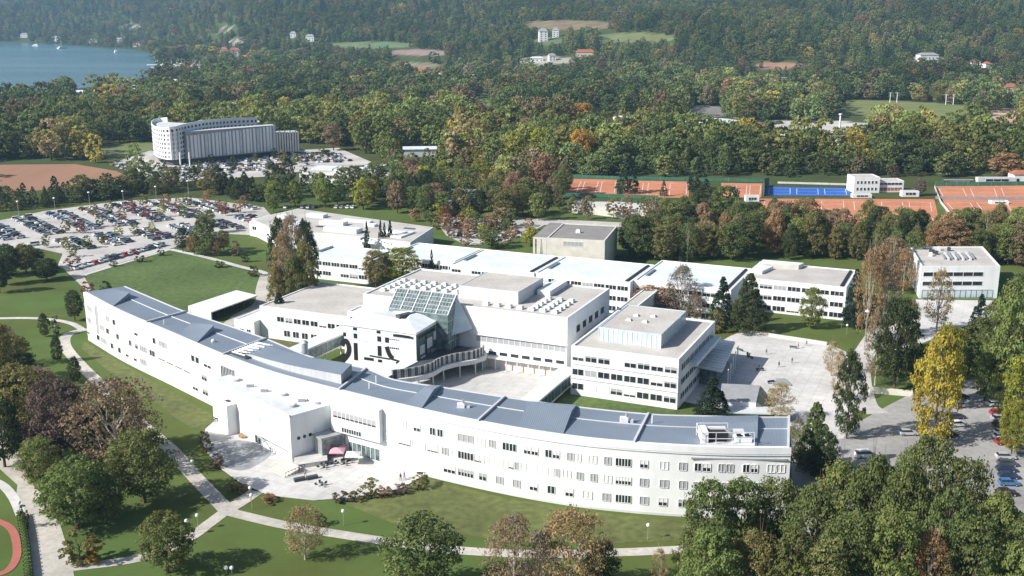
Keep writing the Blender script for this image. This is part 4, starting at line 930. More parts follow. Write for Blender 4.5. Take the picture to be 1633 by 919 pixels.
for nm, pxs, h_, lab in (('garden_wall', [(1182, 530), (1318, 551)], .9, 'low cream wall between the sunny lawn and the east plaza'), ('retaining_wall', [(1376, 626), (1455, 633)], 1.5, 'grey concrete retaining wall under the trees by the east parking')):
    a, b_ = [Vector(W(*p)) for p in pxs]; t = (b_-a).normalized(); n_ = Vector((-t.y, t.x)); mb = MB(); c_ = (a+b_)/2
    mb.prism([tuple(v-c_) for v in (a, b_, b_+n_*.8, a+n_*.8)], 0, h_, offwhite); tag(mb.obj(nm, loc=(c_.x, c_.y, 0)), lab, 'wall')
# ---------------------------------------------------------------- white cube building (right)
e, pt, base = flatblock('white_cube_building', 'white cube shaped building with two dark ribbon windows among the trees at right', 'building', 0, 27.2, 0, 33, 11.4, par=.35, o=W(1470, 425, 11.4), ax=((.9999, .012), (.22, .975)), roof=MATS['gravel_roof'])
wface(e, base, pt(.8, 0), pt(21.5, 0), 7.9, 9.3, glass, mull=5, frame=white); wface(e, base, pt(.8, 0), pt(21.5, 0), 4.6, 6.0, glass, mull=5, frame=white)
wface(e, base, pt(1, 0), pt(25.5, 0), .3, 2.9, bglass, mull=12, frame=dgrey)
mb = MB(); mb.prism(local([pt(.6, 3), pt(1.3, 3), pt(1.3, 30), pt(.6, 30)], base), 10.9, 11.15, gglass); mb.obj('light_slot', e)
for k in range(9): roofbox(e, pt, base, 9.5+k*1.3, 10.1+k*1.3, 12-(k % 2)*1.5, 20+(k % 3)*1.2, 11.0, 11.9, lgrey if k % 2 else mgrey)
for a, b_ in ((5, 17), (6.5, 22), (7.5, 20), (6, 24), (9.5, 27), (13, 26)): roofbox(e, pt, base, a, a+1.1, b_, b_+1.5, 11.0, 12.4, white if b_ % 2 else dgrey)
# ---------------------------------------------------------------- bicycle shed on the lawn
A, B, Cc, D = [Vector(W(*p, 3.4)) for p in ((300, 488), (336, 498), (411, 471), (377, 463))]
base = tuple((A+Cc)/2); e = empty('open_shed', 'long open shed with a flat white roof beside the big lawn', 'shed', (*base, 0)); LS = lambda v: local([(v[0], v[1])], base)[0]
mb = MB(); mb.prism([LS(v) for v in (A, B, Cc, D)], 3.05, 3.4, white, white); mb.obj('roof', e)
mb = MB(); mb.prism([LS(v) for v in (A, A.lerp(D, .02), B.lerp(Cc, .02), B)], 0, 3.04, white); mb.prism([LS(v) for v in (A.lerp(B, .06), A.lerp(B, .1), D.lerp(Cc, .1), D.lerp(Cc, .06))], 0, 3.04, mgrey); mb.obj('wall', e)
for k in range(8):
    v = B.lerp(Cc, .03+.94*k/7).lerp(A.lerp(D, .03+.94*k/7), .04); mb = MB(); mb.tube((*LS(v), 0), (*LS(v), 3.05), .1, .1, dgrey, 5); mb.obj('post', e)
p = W(365, 488); mb = MB(); mb.box((-1.5, -.6), (1, 0), (0, 1), 3, 1.4, 0, 1.7, white)
tag(mb.obj('storage_bin', loc=(p[0], p[1], .05)), 'pale storage bin standing under the open shed', 'bin')
# ---------------------------------------------------------------- tennis clubhouse and fences
e, pt, base = flatblock('clubhouse', 'white two storey tennis clubhouse beside the blue court', 'building', 0, 14, 0, 12, 8.6, par=.3, o=W(1361, 308), ax=((1, .03), (-.03, 1)))
for z in (1.4, 5.0): windows(e, pt, base, 'f', 1, 13, 0, 6, z, z+1.5, gap=.45, mull=0)
e, pt, base = flatblock('clubhouse_annex', 'lower white annex with red fronted terrace right of the clubhouse', 'building', 14.3, 28, 2, 12, 6.2, par=.2, o=W(1361, 308), ax=((1, .03), (-.03, 1)))
wface(e, base, pt(15, 2), pt(27, 2), .8, 2.6, redtile, mull=5); wface(e, base, pt(15, 2), pt(27, 2), 4, 5.2, glass, mull=5)
def px_fence(px, h_, m, label, name='court_fence', posts=4):
    pts = [Vector(W(*p)) for p in px]; c_ = sum(pts, Vector((0, 0)))/len(pts); e = empty(name, label, 'fence', (c_.x, c_.y, 0), 0, 'fences of the tennis courts')
    mb = MB()
    for a, b_ in zip(pts, pts[1:]):
        t = (b_-a).normalized(); n_ = Vector((-t.y, t.x))*.06; mb.prism([tuple(v-c_) for v in (a-n_, b_-n_, b_+n_, a+n_)], .1, h_, m)
    mb.obj('mesh_panel', e)
    for a, b_ in zip(pts, pts[1:]):
        for k in range(posts):
            v = a.lerp(b_, k/posts)-c_; mb = MB(); mb.tube((*v, 0), (*v, h_+.3), .1, .1, metal, 4); mb.obj('post', e)
px_fence([(1218, 313), (1218, 297), (1226, 296)], 4.5, fence_g, 'tall dark green court fence left of the blue court', posts=3)
px_fence([(905, 284), (1000, 287), (1216, 291)], 2, fence_g, 'long green fence behind the left clay courts')
px_fence([(893, 313), (1050, 318)], 2, fence_g, 'green fence in front of the left clay courts')
px_fence([(1240, 293), (1350, 296)], 1.2, offwhite, 'pale wall behind the blue court')
px_fence([(1492, 297), (1560, 297), (1640, 296)], 2.4, fence_g, 'green fence behind the right clay courts')
px_fence([(1492, 318), (1645, 319)], 1.6, mgrey, 'grey fence between the two right rows of courts')
px_fence([(1490, 300), (1500, 325), (1522, 352)], 1.6, lgrey, 'pale fence running diagonally beside the right clay courts')
px_fence([(1215, 338), (1350, 339)], 1.2, dgrey, 'dark fence in front of the central clay courts')
px_fence([(912, 340), (985, 346), (1060, 350)], 4.2, offwhite, 'long cream wall behind the lecture theatre', 'boundary_wall')
for (px, py, wd, h_, m, lab) in ((1375, 316, 10, 2, white, 'small white hut in front of the clubhouse'), (1200, 322, 7, 3, whiteroof, 'small white hut at the left corner of the central courts'), (1452, 314, 9, 3, white, 'white kiosk between clubhouse annex and right courts'), (1595, 326, 9, 1.6, white, 'low white shelter on the right clay courts'), (1590, 292, 22, 3, lgrey, 'pale long shelter behind the right clay courts'), (1530, 295, 18, 2.6, dgrey, 'dark long shelter behind the right clay courts')):
    e, pt, base = flatblock('tennis_hut', lab, 'hut', -wd/2, wd/2, 0, 4, h_, wall=m, par=.1, o=W(px, py), ax=((1, 0), (0, 1))); wface(e, base, pt(-wd*.3, 0), pt(wd*.3, 0), h_*.3, h_*.75, glass, mull=2)
# ---------------------------------------------------------------- other middle distance buildings
e, pt, base = flatblock('sports_hall', 'white flat roofed hall far behind the parking lot with stepped roofs', 'building', 0, 46, 0, 26, 6.5, par=.2, o=W(478, 292), ax=((.97, -.22), (.22, .97)), roof=flatroof)
windows(e, pt, base, 'f', 2, 44, 0, 9, 3, 5, gap=.3)
roofbox(e, pt, base, 20, 36, 3, 14, 6.25, 8.2, white, mt=whiteroof); roofbox(e, pt, base, 33, 44, 18, 25, 6.25, 8.5, white, mt=whiteroof); roofbox(e, pt, base, 3, 16, 10, 22, 6.25, 7.2, lgrey, mt=whiteroof)
e, pt, base = flatblock('side_hall', 'small white hall just right of the stepped sports hall', 'building', 0, 14, 0, 10, 6, par=.2, o=W(588, 294), ax=((.97, -.22), (.22, .97)))
windows(e, pt, base, 'f', 2, 12, 0, 3, 2, 4, gap=.3)
e, pt, base = flatblock('parking_side_block', 'low white block at the right edge of the large parking lot', 'building', 0, 20, 0, 14, 6.5, par=.2, o=W(399, 376), ax=((.8, -.6), (.6, .8)))
windows(e, pt, base, 'f', 1, 19, 0, 4, 3, 4.5, gap=.4)
def house(px, py, wd, dp, h_, rh, wall, roof, label, rot=0, zpx=True, cat='house'):
    x, y, z = Wt(px, py); e = empty('house', label, cat, (x, y, z-.5), rot)
    mb = MB(); mb.prism([(-wd/2, -dp/2), (wd/2, -dp/2), (wd/2, dp/2), (-wd/2, dp/2)], -3, h_, wall); mb.obj('wall', e)
    mb = MB(); o_ = .6; a = [(-wd/2-o_, -dp/2-o_), (wd/2+o_, -dp/2-o_), (wd/2+o_, dp/2+o_), (-wd/2-o_, dp/2+o_)]
    if rh > 0:
        r0, r1 = (-wd/2+dp*.3, 0, h_+rh), (wd/2-dp*.3, 0, h_+rh)
        mb.face([(*a[0], h_), (*a[1], h_), r1, r0], roof); mb.face([(*a[2], h_), (*a[3], h_), r0, r1], roof); mb.face([(*a[1], h_), (*a[2], h_), r1], roof); mb.face([(*a[3], h_), (*a[0], h_), r0], roof); mb.face([(*p, h_) for p in a[::-1]], wall)
    else: mb.prism(a, h_, h_+.5, roof)
    mb.obj('roof', e)
    k_ = max(2, int(wd/5))
    for fl_ in range(max(1, int(h_/3.2))):
        for k in range(k_):
            xx = -wd/2+wd*(k+.5)/k_; mb = MB(); mb.prism([(xx-.8, -dp/2-.06), (xx+.8, -dp/2-.06), (xx+.8, -dp/2-.005), (xx-.8, -dp/2-.005)], fl_*3.2+1, fl_*3.2+2.5, glass); mb.obj('window', e)
    return e
for a in [(866, 66, 14, 12, 16, 5, white, mgrey, 'tall white castle like villa in the hillside clearing', .1), (886, 60, 10, 9, 12, 4, white, mgrey, 'slimmer white villa right beside the tall hillside villa', 0), (880, 97, 10, 9, 8, 3, white, mgrey, 'white cottage below the hillside villa', .2), (856, 98, 18, 9, 5, 2, white, whiteroof, 'long low white house left of the cottage on the hill', .1),
          (933, 90, 26, 9, 6, 4, offwhite, redtile, 'long farmhouse with a red roof right below the villas', .05), (672, 122, 32, 14, 7, 5, white, redtile, 'large white house with a red tiled roof in the forest centre', .1), (700, 124, 16, 12, 8, 5, white, redtile, 'smaller red roofed house right of the large one in the forest', -.1), (752, 128, 26, 18, 7, 0, whiteroof, white, 'pale flat roofed hall in the forest right of the red roofs', -.3),
          (1478, 98, 26, 14, 9, 3, white, mgrey, 'white hotel like house on the right wooded hillside', .1), (1555, 107, 10, 9, 7, 3, white, redtile, 'small white house at the right on the wooded slope', 0), (1573, 109, 9, 9, 6, 3, white, redtile, 'smallest white house far right on the slope', 0.2), (1610, 148, 14, 10, 7, 4, offwhite, redtile, 'cream house beside the meadow at the far right', 0),
          (995, 197, 18, 10, 5, 2, white, whiteroof, 'low white shed in the trees behind the tennis courts', 0), (1255, 137, 16, 12, 10, 0, white, mgrey, 'white block in the woods left of the meadow', 0), (1195, 133, 9, 9, 6, 3, white, redtile, 'little house in the woods left of the white block', 0), (670, 250, 22, 14, 6, 0, lgrey, whiteroof, 'grey flat roofed shed among the central trees', .1),
          (375, 92, 20, 14, 14, 5, white, redtile, 'tall white lakeside hotel behind the marina', .2), (358, 88, 15, 12, 11, 5, offwhite, redtile, 'cream lakeside hotel left of the tall white one', .1), (390, 98, 16, 12, 8, 4, white, redtile, 'low white lakeside house right of the hotels', 0),
          (92, 66, 26, 14, 10, 5, white, mgrey, 'white villa on the far lake shore', 0), (150, 69, 40, 14, 8, 3, white, mgrey, 'long pale building on the far lake shore', 0), (190, 68, 22, 14, 9, 4, offwhite, mgrey, 'cream villa right of the long shore building', 0), (220, 74, 22, 14, 8, 4, white, redtile, 'small white villa near the marina end of the far shore', 0), (40, 60, 20, 14, 9, 4, white, mgrey, 'white house above the far shore at the left', 0), (495, 66, 16, 12, 9, 4, white, mgrey, 'lone white house on the slope above the forest', 0), (468, 60, 12, 10, 8, 4, white, mgrey, 'tiny white house left of the lone one on the slope', 0),
          (130, 155, 30, 14, 6, 2, white, whiteroof, 'long white boathouse on the near lake shore', .1), (215, 145, 26, 12, 5, 2, white, whiteroof, 'white shore house right of the long boathouse', 0), (285, 136, 22, 12, 6, 2, white, whiteroof, 'white house near the marina among trees', .1), (365, 182, 18, 12, 10, 0, white, whiteroof, 'white building hidden behind the oval hotel', .1), (1625, 290, 10, 8, 5, 2, white, redtile, 'white hut at the far right of the tennis courts', 0), (700, 330, 16, 9, 4, 0, lgrey, mgrey, 'low grey roofed shed among the central parking trees', -.2), (735, 318, 22, 11, 4.5, 0, white, mgrey, 'low shed with grey roof beside the small clay court', -.2)]:
    house(*a[:9], rot=a[9])
# grandstand like white roofed building in the right middle
x, y = W(1140, 212); e = empty('exhibition_hall', 'wide hall with a curved white roof in front of the far parking', 'building', (x, y, 0)); mb = MB(); mb.prism([(-26, -9), (26, -9), (26, 12), (-26, 12)], 0, 5.5, lgrey); mb.obj('wall', e)
mb = MB()
for k in range(10):
    u0, u1 = k/10, (k+1)/10; zz = lambda u: 6+3.4*math.sin(math.pi*u); X = lambda u: -28+58*u
    mb.face([(X(u0), -11, zz(u0)), (X(u1), -11, zz(u1)), (X(u1), 14, zz(u1)+1), (X(u0), 14, zz(u0)+1)], whiteroof); mb.face([(X(u0), -11, zz(u0)-.6), (X(u1), -11, zz(u1)-.6), (X(u1), -11, zz(u1)), (X(u0), -11, zz(u0))], white)
mb.obj('roof', e)
for k in range(8): mb = MB(); mb.prism([(-24+k*6, -9.1), (-20+k*6, -9.1), (-20+k*6, -9.01), (-24+k*6, -9.01)], 1, 4, glass); mb.obj('window', e)
x, y = W(1337, 232); e = empty('chimney_mast', 'slender white mast rising over the trees at right', 'mast', (x, y, 0)); mb = MB(); mb.tube((0, 0, 0), (0, 0, 22), .9, .6, white, 8); mb.obj('shaft', e); mb = MB(); mb.tube((0, 0, 22), (0, 0, 23), 1.3, 1.3, white, 8); mb.obj('head', e)
x, y = W(908, 262); 
for px, py in ((908, 262),):
    x, y = W(px, py); e = empty('floodlight_mast', 'pale lattice floodlight mast among the yellow trees', 'mast', (x, y, 0)); mb = MB(); mb.tube((0, 0, 0), (0, 0, 15), .3, .2, metal, 5); mb.obj('pole', e)
    for z in (15, 12.5, 10): mb = MB(); mb.tube((-3, 0, z), (3, 0, z), .15, .15, metal, 4); mb.obj('crossbar', e)
for k, (px, py) in enumerate(((1333, 163), (1345, 163), (1419, 168), (1430, 168), (1508, 171), (1520, 171), (1612, 174))):
    x, y, z = Wt(px, py-4); mb = MB(); mb.tube((0, 0, 0), (0, 0, 10), .45, .3, white, 5); mb.tube((-1.6, 0, 10), (1.6, 0, 10), .25, .25, white, 4)
    tag(mb.obj('floodlight_pole', loc=(x, y, z)), 'white floodlight pole along the far edge of the meadow', 'pole', 'floodlight poles on the meadow')
# ---------------------------------------------------------------- oval hotel
def hotel():
    base = W(250, 262); hl = [(246, 250), (250, 259), (268, 265), (290, 264), (303, 261)]
    fr = [Vector(W(*p)) for p in ((247, 248), (248, 256), (256, 262), (270, 265), (286, 264.5), (298, 261.5))]
    mid_ = [Vector(W(*p)) for p in ((330, 256.5), (372, 250), (414, 245.5))]
    bk = [Vector(W(*p)) for p in ((408, 241), (360, 244), (320, 247), (285, 246), (260, 244))]
    e = empty('oval_hotel', 'eight storey oval hotel with a white facade of round edged openings', 'building', (*base, 0))
    ol = crom([tuple(v) for v in fr+mid_+bk], 8, True); o2 = local(ol, base)
    mb = MB(); mb.prism(o2, 4.0, 21.5, mgrey, lgrey); mb.obj('core', e)
    mb = MB(); c_ = sum((Vector(p) for p in o2), Vector((0, 0)))/len(o2); mb.prism([tuple(c_.lerp(Vector(p), .92)) for p in o2], 0, 4, dgrey); mb.obj('ground_floor', e)
    # white shell with openings along the rounded west end
    n_ = 8*len(fr)+2; seg = [Vector(p) for p in o2[len(o2)-12:]]+[Vector(p) for p in o2[:8*8+1]]
    L_ = [0]
    for a, b_ in zip(seg, seg[1:]): L_.append(L_[-1]+(b_-a).length)
    def sp(s_):
        i = int(np.searchsorted(L_, s_))-1; i = max(0, min(i, len(seg)-2)); return seg[i].lerp(seg[i+1], (s_-L_[i])/max(1e-6, L_[i+1]-L_[i]))
    st_, cw = 0.0, 3.1; nb = int(L_[-1]/cw)
    shell = MB(); op = []
    for k in range(nb):
        s0, s1 = k*cw, (k+1)*cw; p0, p1 = sp(s0), sp(s1); t = (p1-p0).normalized(); nn = Vector((t.y, -t.x))
        if nn.y > .75: pass
        zt = float(np.interp(P(p0.x+base[0], p0.y+base[1])[0], [247, 290, 330, 414], [23.5, 25.3, 26.6, 25]))
        zt1 = float(np.interp(P(p1.x+base[0], p1.y+base[1])[0], [247, 290, 330, 414], [23.5, 25.3, 26.6, 25])); fh = (min(zt, zt1)-5.2)/7
        for fl_ in range(7):
            z0 = 4+fl_*fh; z1 = z0+fh
            off = .25 if fl_ % 2 else .0
            w0, w1, za, zb = .2+off*.3, .72+off*.3, z0+.9, z0+2.35
            P0, P1 = p0+nn*.25, p1+nn*.25; a = P0.lerp(P1, w0); b_ = P0.lerp(P1, w1)
            for q in ([(P0, z0), (a, z0), (a, z1), (P0, z1)], [(b_, z0), (P1, z0), (P1, z1), (b_, z1)], [(a, z0), (b_, z0), (b_, za), (a, za)], [(a, zb), (b_, zb), (b_, z1), (a, z1)]):
                shell.face([(*v, z) for v, z in q], white)
            op.append((a-nn*.15, b_-nn*.15, za, zb))
        zc_ = 4+7*fh
        shell.face([(*(p0+nn*.25), zc_), (*(p1+nn*.25), zc_), (*(p1+nn*.25), zt1), (*(p0+nn*.25), zt)], white)
        shell.face([(*(p1-nn*.1), 20.0), (*(p0-nn*.1), 20.0), (*(p0-nn*.1), zt), (*(p1-nn*.1), zt1)], white)
        shell.face([(*(p0+nn*.25), zt), (*(p1+nn*.25), zt1), (*(p1-nn*.1), zt1), (*(p0-nn*.1), zt)], white)
    shell.obj('facade_shell', e)
    gl = MB()
    for a, b_, za, zb in op: gl.face([(*a, za), (*b_, za), (*b_, zb), (*a, zb)], glass)
    o = gl.obj('window', e); o['kind'] = 'stuff'
    # slab with pale fins
    base2 = W(390, 262)
    e = empty('slab_hotel_wing', 'long hotel slab with pale vertical panels in front of the oval hotel', 'building', (*base2, 0))
    a, b_, c_ = Vector(W(300, 263)), Vector(W(442, 249.5)), Vector(W(479, 247.5)); 
    t = (b_-a).normalized(); n_ = Vector((-t.y, t.x))
    q = local([tuple(a), tuple(b_), tuple(b_+n_*7), tuple(a+n_*7)], base2); mb = MB(); mb.prism(q, 3.5, 21, mgrey, lgrey); mb.obj('wall', e)
    mb = MB(); q = local([tuple(a+n_*2), tuple(b_+n_*2), tuple(b_+n_*6), tuple(a+n_*6)], base2); mb.prism(q, 0, 3.5, dgrey); mb.obj('ground_floor', e)
    N_ = 26
    for k in range(N_):
        u0 = k/N_+.004; u1 = (k+.62+(k % 3)*.12)/N_; p0, p1 = a.lerp(b_, u0)-n_*.35, a.lerp(b_, u1)-n_*.35
        h0 = 18.4+2.2*u0+(1.2 if k == N_-1 else 0)
        mb = MB(); mb.prism(local([tuple(p0), tuple(p1), tuple(p1+n_*.3), tuple(p0+n_*.3)], base2), 4.2, h0, white if (k*7 % 5) else lgrey, z1s=None); mb.obj('facade_panel', e)
    t2 = (c_-b_).normalized(); n2 = Vector((-t2.y, t2.x))
    q = local([tuple(b_+t2*.3), tuple(c_), tuple(c_+n2*12), tuple(b_+t2*.3+n2*12)], base2); mb = MB(); mb.prism(q, 2.8, 15.6, dgrey, lgrey); mb.obj('low_wall', e)
    for k in range(9):
        u0, u1 = k/9+.01, (k+.72)/9; p0, p1 = b_.lerp(c_, u0)-n2*.35, b_.lerp(c_, u1)-n2*.35; mb = MB(); mb.prism(local([tuple(p0), tuple(p1), tuple(p1+n2*.3), tuple(p0+n2*.3)], base2), 3, 16.2+.5*(k % 2), offwhite); mb.obj('facade_panel', e)
    for px in (288, 303): 
        v = local([W(px, 266)], base2)[0]; mb = MB(); mb.tube((*v, 0), (*v, 9), .5, .5, white, 6); mb.obj('column', e)
hotel()
# marina: jetties and boats
x, y = W(290, 106); 
for k, (px, py, l) in enumerate(((262, 104, 60), (275, 108, 70), (300, 106, 60), (312, 110, 40))):
    x, y = W(px, py); mb = MB(); mb.prism([(-l/2, -2), (l/2, -2), (l/2, 2), (-l/2, 2)], 0, 1.2, white)
    tag(mb.obj('jetty', loc=(x, y, 0)), 'pale jetty reaching into the lake at the marina', 'jetty', 'jetties of the marina')
def boat_mesh():
    mb = MB(); L2 = 5; pl = [(-L2, -1.6), (L2*.5, -1.7), (L2*1.2, 0), (L2*.5, 1.7), (-L2, 1.6)]; mb.prism(pl, 0, 1.3, white); mb.prism([(-3, -1.1), (2, -1.1), (3, 0), (2, 1.1), (-3, 1.1)], 1.3, 2.6, whiteroof); mb.tube((0, 0, 2), (0, 0, 9), .15, .1, white, 4); return mb.mesh('boat')
bm_ = boat_mesh()
for k in range(16):
    px = 250+random.random()*75; py = 98+random.random()*14; x, y = W(px, py); o = bpy.data.objects.new('boat', bm_); C.objects.link(o); o.location = (x, y, .3); o.rotation_euler = (0, 0, random.random()*6); o.scale = (1.4,)*3
    tag(o, 'small white boat moored at the marina', 'boat', 'boats in the marina')
for k, (px, py) in enumerate(((58, 74), (98, 78), (185, 84))):
    x, y = W(px, py); o = bpy.data.objects.new('boat', bm_); C.objects.link(o); o.location = (x, y, .3); o.scale = (2,)*3; o.rotation_euler = (0, 0, k)
    tag(o, ['white boat alone on the left part of the lake', 'white boat on the lake in front of the shore villa', 'white boat on the lake near the far right shore'][k], 'boat')
# ---------------------------------------------------------------- vegetation: crown and trunk prototypes (unit height, unit width)
def crown_mesh(name, kind, nclump, nleaf, leaf, m, seed, lo=.14, trunk=False):
    r = np.random.default_rng(seed); V = []; Fc = []; T = []
    def prof(t):                         # radius at height fraction t of the crown (0..1)
        if kind == 'round': return .5*math.sqrt(max(0, 1-(2*t-1)**2*.92))*(1-.12*t)
        if kind == 'oval': return .5*(math.sin(math.pi*min(1, t*.92+.06)))**.62
        if kind == 'tall': return .5*(math.sin(math.pi*min(1, t*.86+.12)))**.8
        if kind == 'cone': return .5*(1-t)**.85*(1-.25*(t < .08))+.015
        return .5
    cl = []
    for k in range(nclump):
        if kind == 'cone':
            t = r.random()**1.35*.97; a = r.random()*6.283; R_ = prof(t)*(1 if r.random() < .7 else r.random()); cr_ = (.115*(1-t*.7))
        else:
            t = .03+.94*r.random(); a = r.random()*6.283; R_ = prof(t)*(.35+.62*r.random()**.45); cr_ = .07+.065*r.random()
            lump = .97+.13*math.sin(a*2+seed)+.10*math.sin(a*3+t*7+seed*2.3); R_ *= lump
        cl.append((R_*math.cos(a), R_*math.sin(a), lo+(1-lo)*t, cr_, r.random(), r.random()))
    for (cx, cy, cz, cr_, tn, th2) in cl:
        for k in range(nleaf):
            d_ = r.normal(size=3); d_ /= np.linalg.norm(d_); 
            if d_[2] < -.35: d_[2] *= -.5
            zs = .62 if kind != 'cone' else .5
            p = np.array((cx, cy, cz))+d_*cr_*np.array((1, 1, zs))*(.65+.4*r.random())
            nrm = d_+r.normal(size=3)*.45+np.array((0, 0, .25)); nrm /= np.linalg.norm(nrm)
            u = np.cross(nrm, r.normal(size=3)); u /= np.linalg.norm(u)+1e-9; v = np.cross(nrm, u); s_ = leaf*(.6+.8*r.random())
            i = len(V); V += [p-u*s_-v*s_*.6, p+u*s_-v*s_*.6, p+u*s_*.7+v*s_*.8, p-u*s_*.8+v*s_*.6]; Fc.append((i, i+1, i+2, i+3))
            c = (min(1, max(0, tn*.62+r.random()*.38)), th2*.6+r.random()*.4, 0, 1); T.append(c)
    mats_ = [m]; mi = [0]*len(Fc)
    me = bpy.data.meshes.new(name)
    if trunk:
        mb = MB(); mb.tube((0, 0, 0), (0, 0, lo+.3), .03, .015, bark, 5); o_ = len(V); V += [np.array(v) for v in mb.v]; Fc += [tuple(q+o_ for q in f) for f in mb.f]; mi += [1]*len(mb.f); T += [(0, 0, 0, 1)]*len(mb.f); mats_.append(bark)
    me.from_pydata([tuple(v) for v in V], [], Fc)
    for q in mats_: me.materials.append(q)
    me.polygons.foreach_set('material_index', mi)
    at = me.attributes.new('tint', 'FLOAT_COLOR', 'FACE'); at.data.foreach_set('color', np.array(T, np.float32).ravel())
    me.update(); return me
def trunk_mesh(name, kind, m, seed):
    random.seed(seed); mb = MB(); top = .9 if kind in ('cone', 'tall') else .62
    mb.tube((0, 0, -.03), (0, 0, .18), .034, .024, m, 7); mb.tube((0, 0, .18), (.01, 0, top*.6), .024, .015, m, 6); mb.tube((.01, 0, top*.6), (0, .01, top), .015, .004, m, 5)
    nb = 10 if kind != 'cone' else 6
    for k in range(nb):
        z = .16+(top-.22)*k/nb; a = k*2.4; L_ = (.33 if kind != 'tall' else .2)*(1-.5*k/nb)
        up = .22 if kind in ('round', 'oval') else (.3 if kind == 'tall' else -.03)
        e_ = (math.cos(a)*L_, math.sin(a)*L_, z+up); mid_ = (math.cos(a+.2)*L_*.5, math.sin(a+.2)*L_*.5, z+up*.4)
        mb.tube((0, 0, z), mid_, .013, .008, m, 4); mb.tube(mid_, e_, .008, .002, m, 4)
        for s_ in (-.6, .6):
            q = (mid_[0]+math.cos(a+s_)*L_*.5, mid_[1]+math.sin(a+s_)*L_*.5, mid_[2]+up*.8+.04); mb.tube(mid_, q, .005, .0015, m, 3)
    random.seed(seed+99); return mb.mesh(name)
CR = {}; TR = {}
for s_ in range(3): CR['round', s_] = crown_mesh('crown', 'round', 200, 46, .0135, leafm, 10+s_)
for s_ in range(2): CR['oval', s_] = crown_mesh('crown', 'oval', 190, 46, .0132, leafm, 20+s_, lo=.08)
for s_ in range(2): CR['tall', s_] = crown_mesh('crown', 'tall', 200, 48, .0135, leafm, 30+s_, lo=.06)
for s_ in range(2): CR['cone', s_] = crown_mesh('crown', 'cone', 300, 32, .0145, leafm, 40+s_, lo=.05)
for s_ in range(2): CR['sparse', s_] = crown_mesh('crown', 'round', 200, 26, .0115, leafm, 50+s_)
for s_ in range(2): CR['bare', s_] = crown_mesh('crown', 'tall', 200, 24, .0110, leafm, 60+s_, lo=.1)
CR['shrub', 0] = crown_mesh('crown', 'round', 42, 26, .034, leafm, 70, lo=0.0); CR['shrub', 1] = crown_mesh('crown', 'oval', 42, 26, .034, leafm, 71, lo=0.0)
CR['lowbroad', 0] = crown_mesh('crown', 'round', 120, 28, .0215, leafm, 80); CR['lowbroad', 1] = crown_mesh('crown', 'oval', 120, 28, .0215, leafm, 81); CR['lowbroad', 2] = crown_mesh('crown', 'tall', 120, 28, .0205, leafm, 82)
CR['lowcone', 0] = crown_mesh('crown', 'cone', 160, 22, .020, leafm, 90, lo=.05)
for k_ in ('round', 'oval', 'tall', 'cone'):
    TR[k_] = trunk_mesh('trunk', k_, bark, 5)
TR['sparse'] = trunk_mesh('trunk', 'round', pbark, 6); TR['bare'] = trunk_mesh('trunk', 'tall', pbark, 7); TR['shrub'] = trunk_mesh('trunk', 'round', bark, 8); TR['lowbroad'] = TR['round']; TR['lowcone'] = TR['cone']
COL = {'green': (.150, .178, .064), 'dgreen': (.072, .092, .040), 'mgreen': (.190, .228, .075), 'lgreen': (.20, .235, .060), 'olive': (.215, .205, .080), 'yellow': (.38, .33, .065), 'gold': (.44, .27, .060), 'ygreen': (.29, .29, .055), 'brown': (.29, .205, .13), 'rust': (.34, .225, .115), 'purple': (.16, .12, .10), 'tan': (.38, .29, .15), 'pine': (.042, .064, .040), 'red': (.25, .10, .065), 'grey': (.22, .20, .155)}
CNAME = {'green': 'green', 'dgreen': 'dark green', 'mgreen': 'mid green', 'lgreen': 'light green', 'olive': 'olive', 'yellow': 'yellow', 'gold': 'golden orange', 'ygreen': 'yellow green', 'brown': 'brown', 'rust': 'rusty orange', 'purple': 'dark purplish brown', 'tan': 'pale tan', 'pine': 'blackish green', 'red': 'reddish', 'grey': 'greyish'}
TREES = []
def tree(x, y, h, wd, kind, col, label, group=None, z=0, name=None, cat=None, jit=.14):
    ks = [k for k in CR if k[0] == kind]; cm = CR[random.choice(ks)]
    nm = name or ('shrub' if kind == 'shrub' else 'conifer_tree' if 'cone' in kind else 'broadleaf_tree')
    e = bpy.data.objects.new(nm, None); C.objects.link(e); e.location = (x, y, z); e.rotation_euler = (0, 0, random.random()*6.28)
    tag(e, label, cat or ('shrub' if kind == 'shrub' else 'tree'), group); e.scale = (wd, wd, h)
    c = bpy.data.objects.new('crown', cm); C.objects.link(c); c.parent = e; k = 1+random.uniform(-jit, jit)
    b_ = COL[col]; c.color = (b_[0]*k*(1+random.uniform(-.08, .08)), b_[1]*k, b_[2]*k, 1)
    t = bpy.data.objects.new('trunk', TR[kind]); C.objects.link(t); t.parent = e
    t.scale = (min(1.0, .35*h/wd), min(1.0, .35*h/wd), 1) if kind in ('cone',) else (1, 1, 1)
    TREES.append((x, y, wd/2)); return e
def ptree(bx, by, ty, wpx, kind, col, label, **kw):
    x, y = W(bx, by); lo, hi = 0, 60
    for _ in range(30):
        m_ = (lo+hi)/2
        if P(x, y, m_)[1] > ty: lo = m_
        else: hi = m_
    sc = F/(y*ct+CH*st); return tree(x, y, lo, wpx/sc*1.08, kind, col, label, **kw)
T_ = ptree
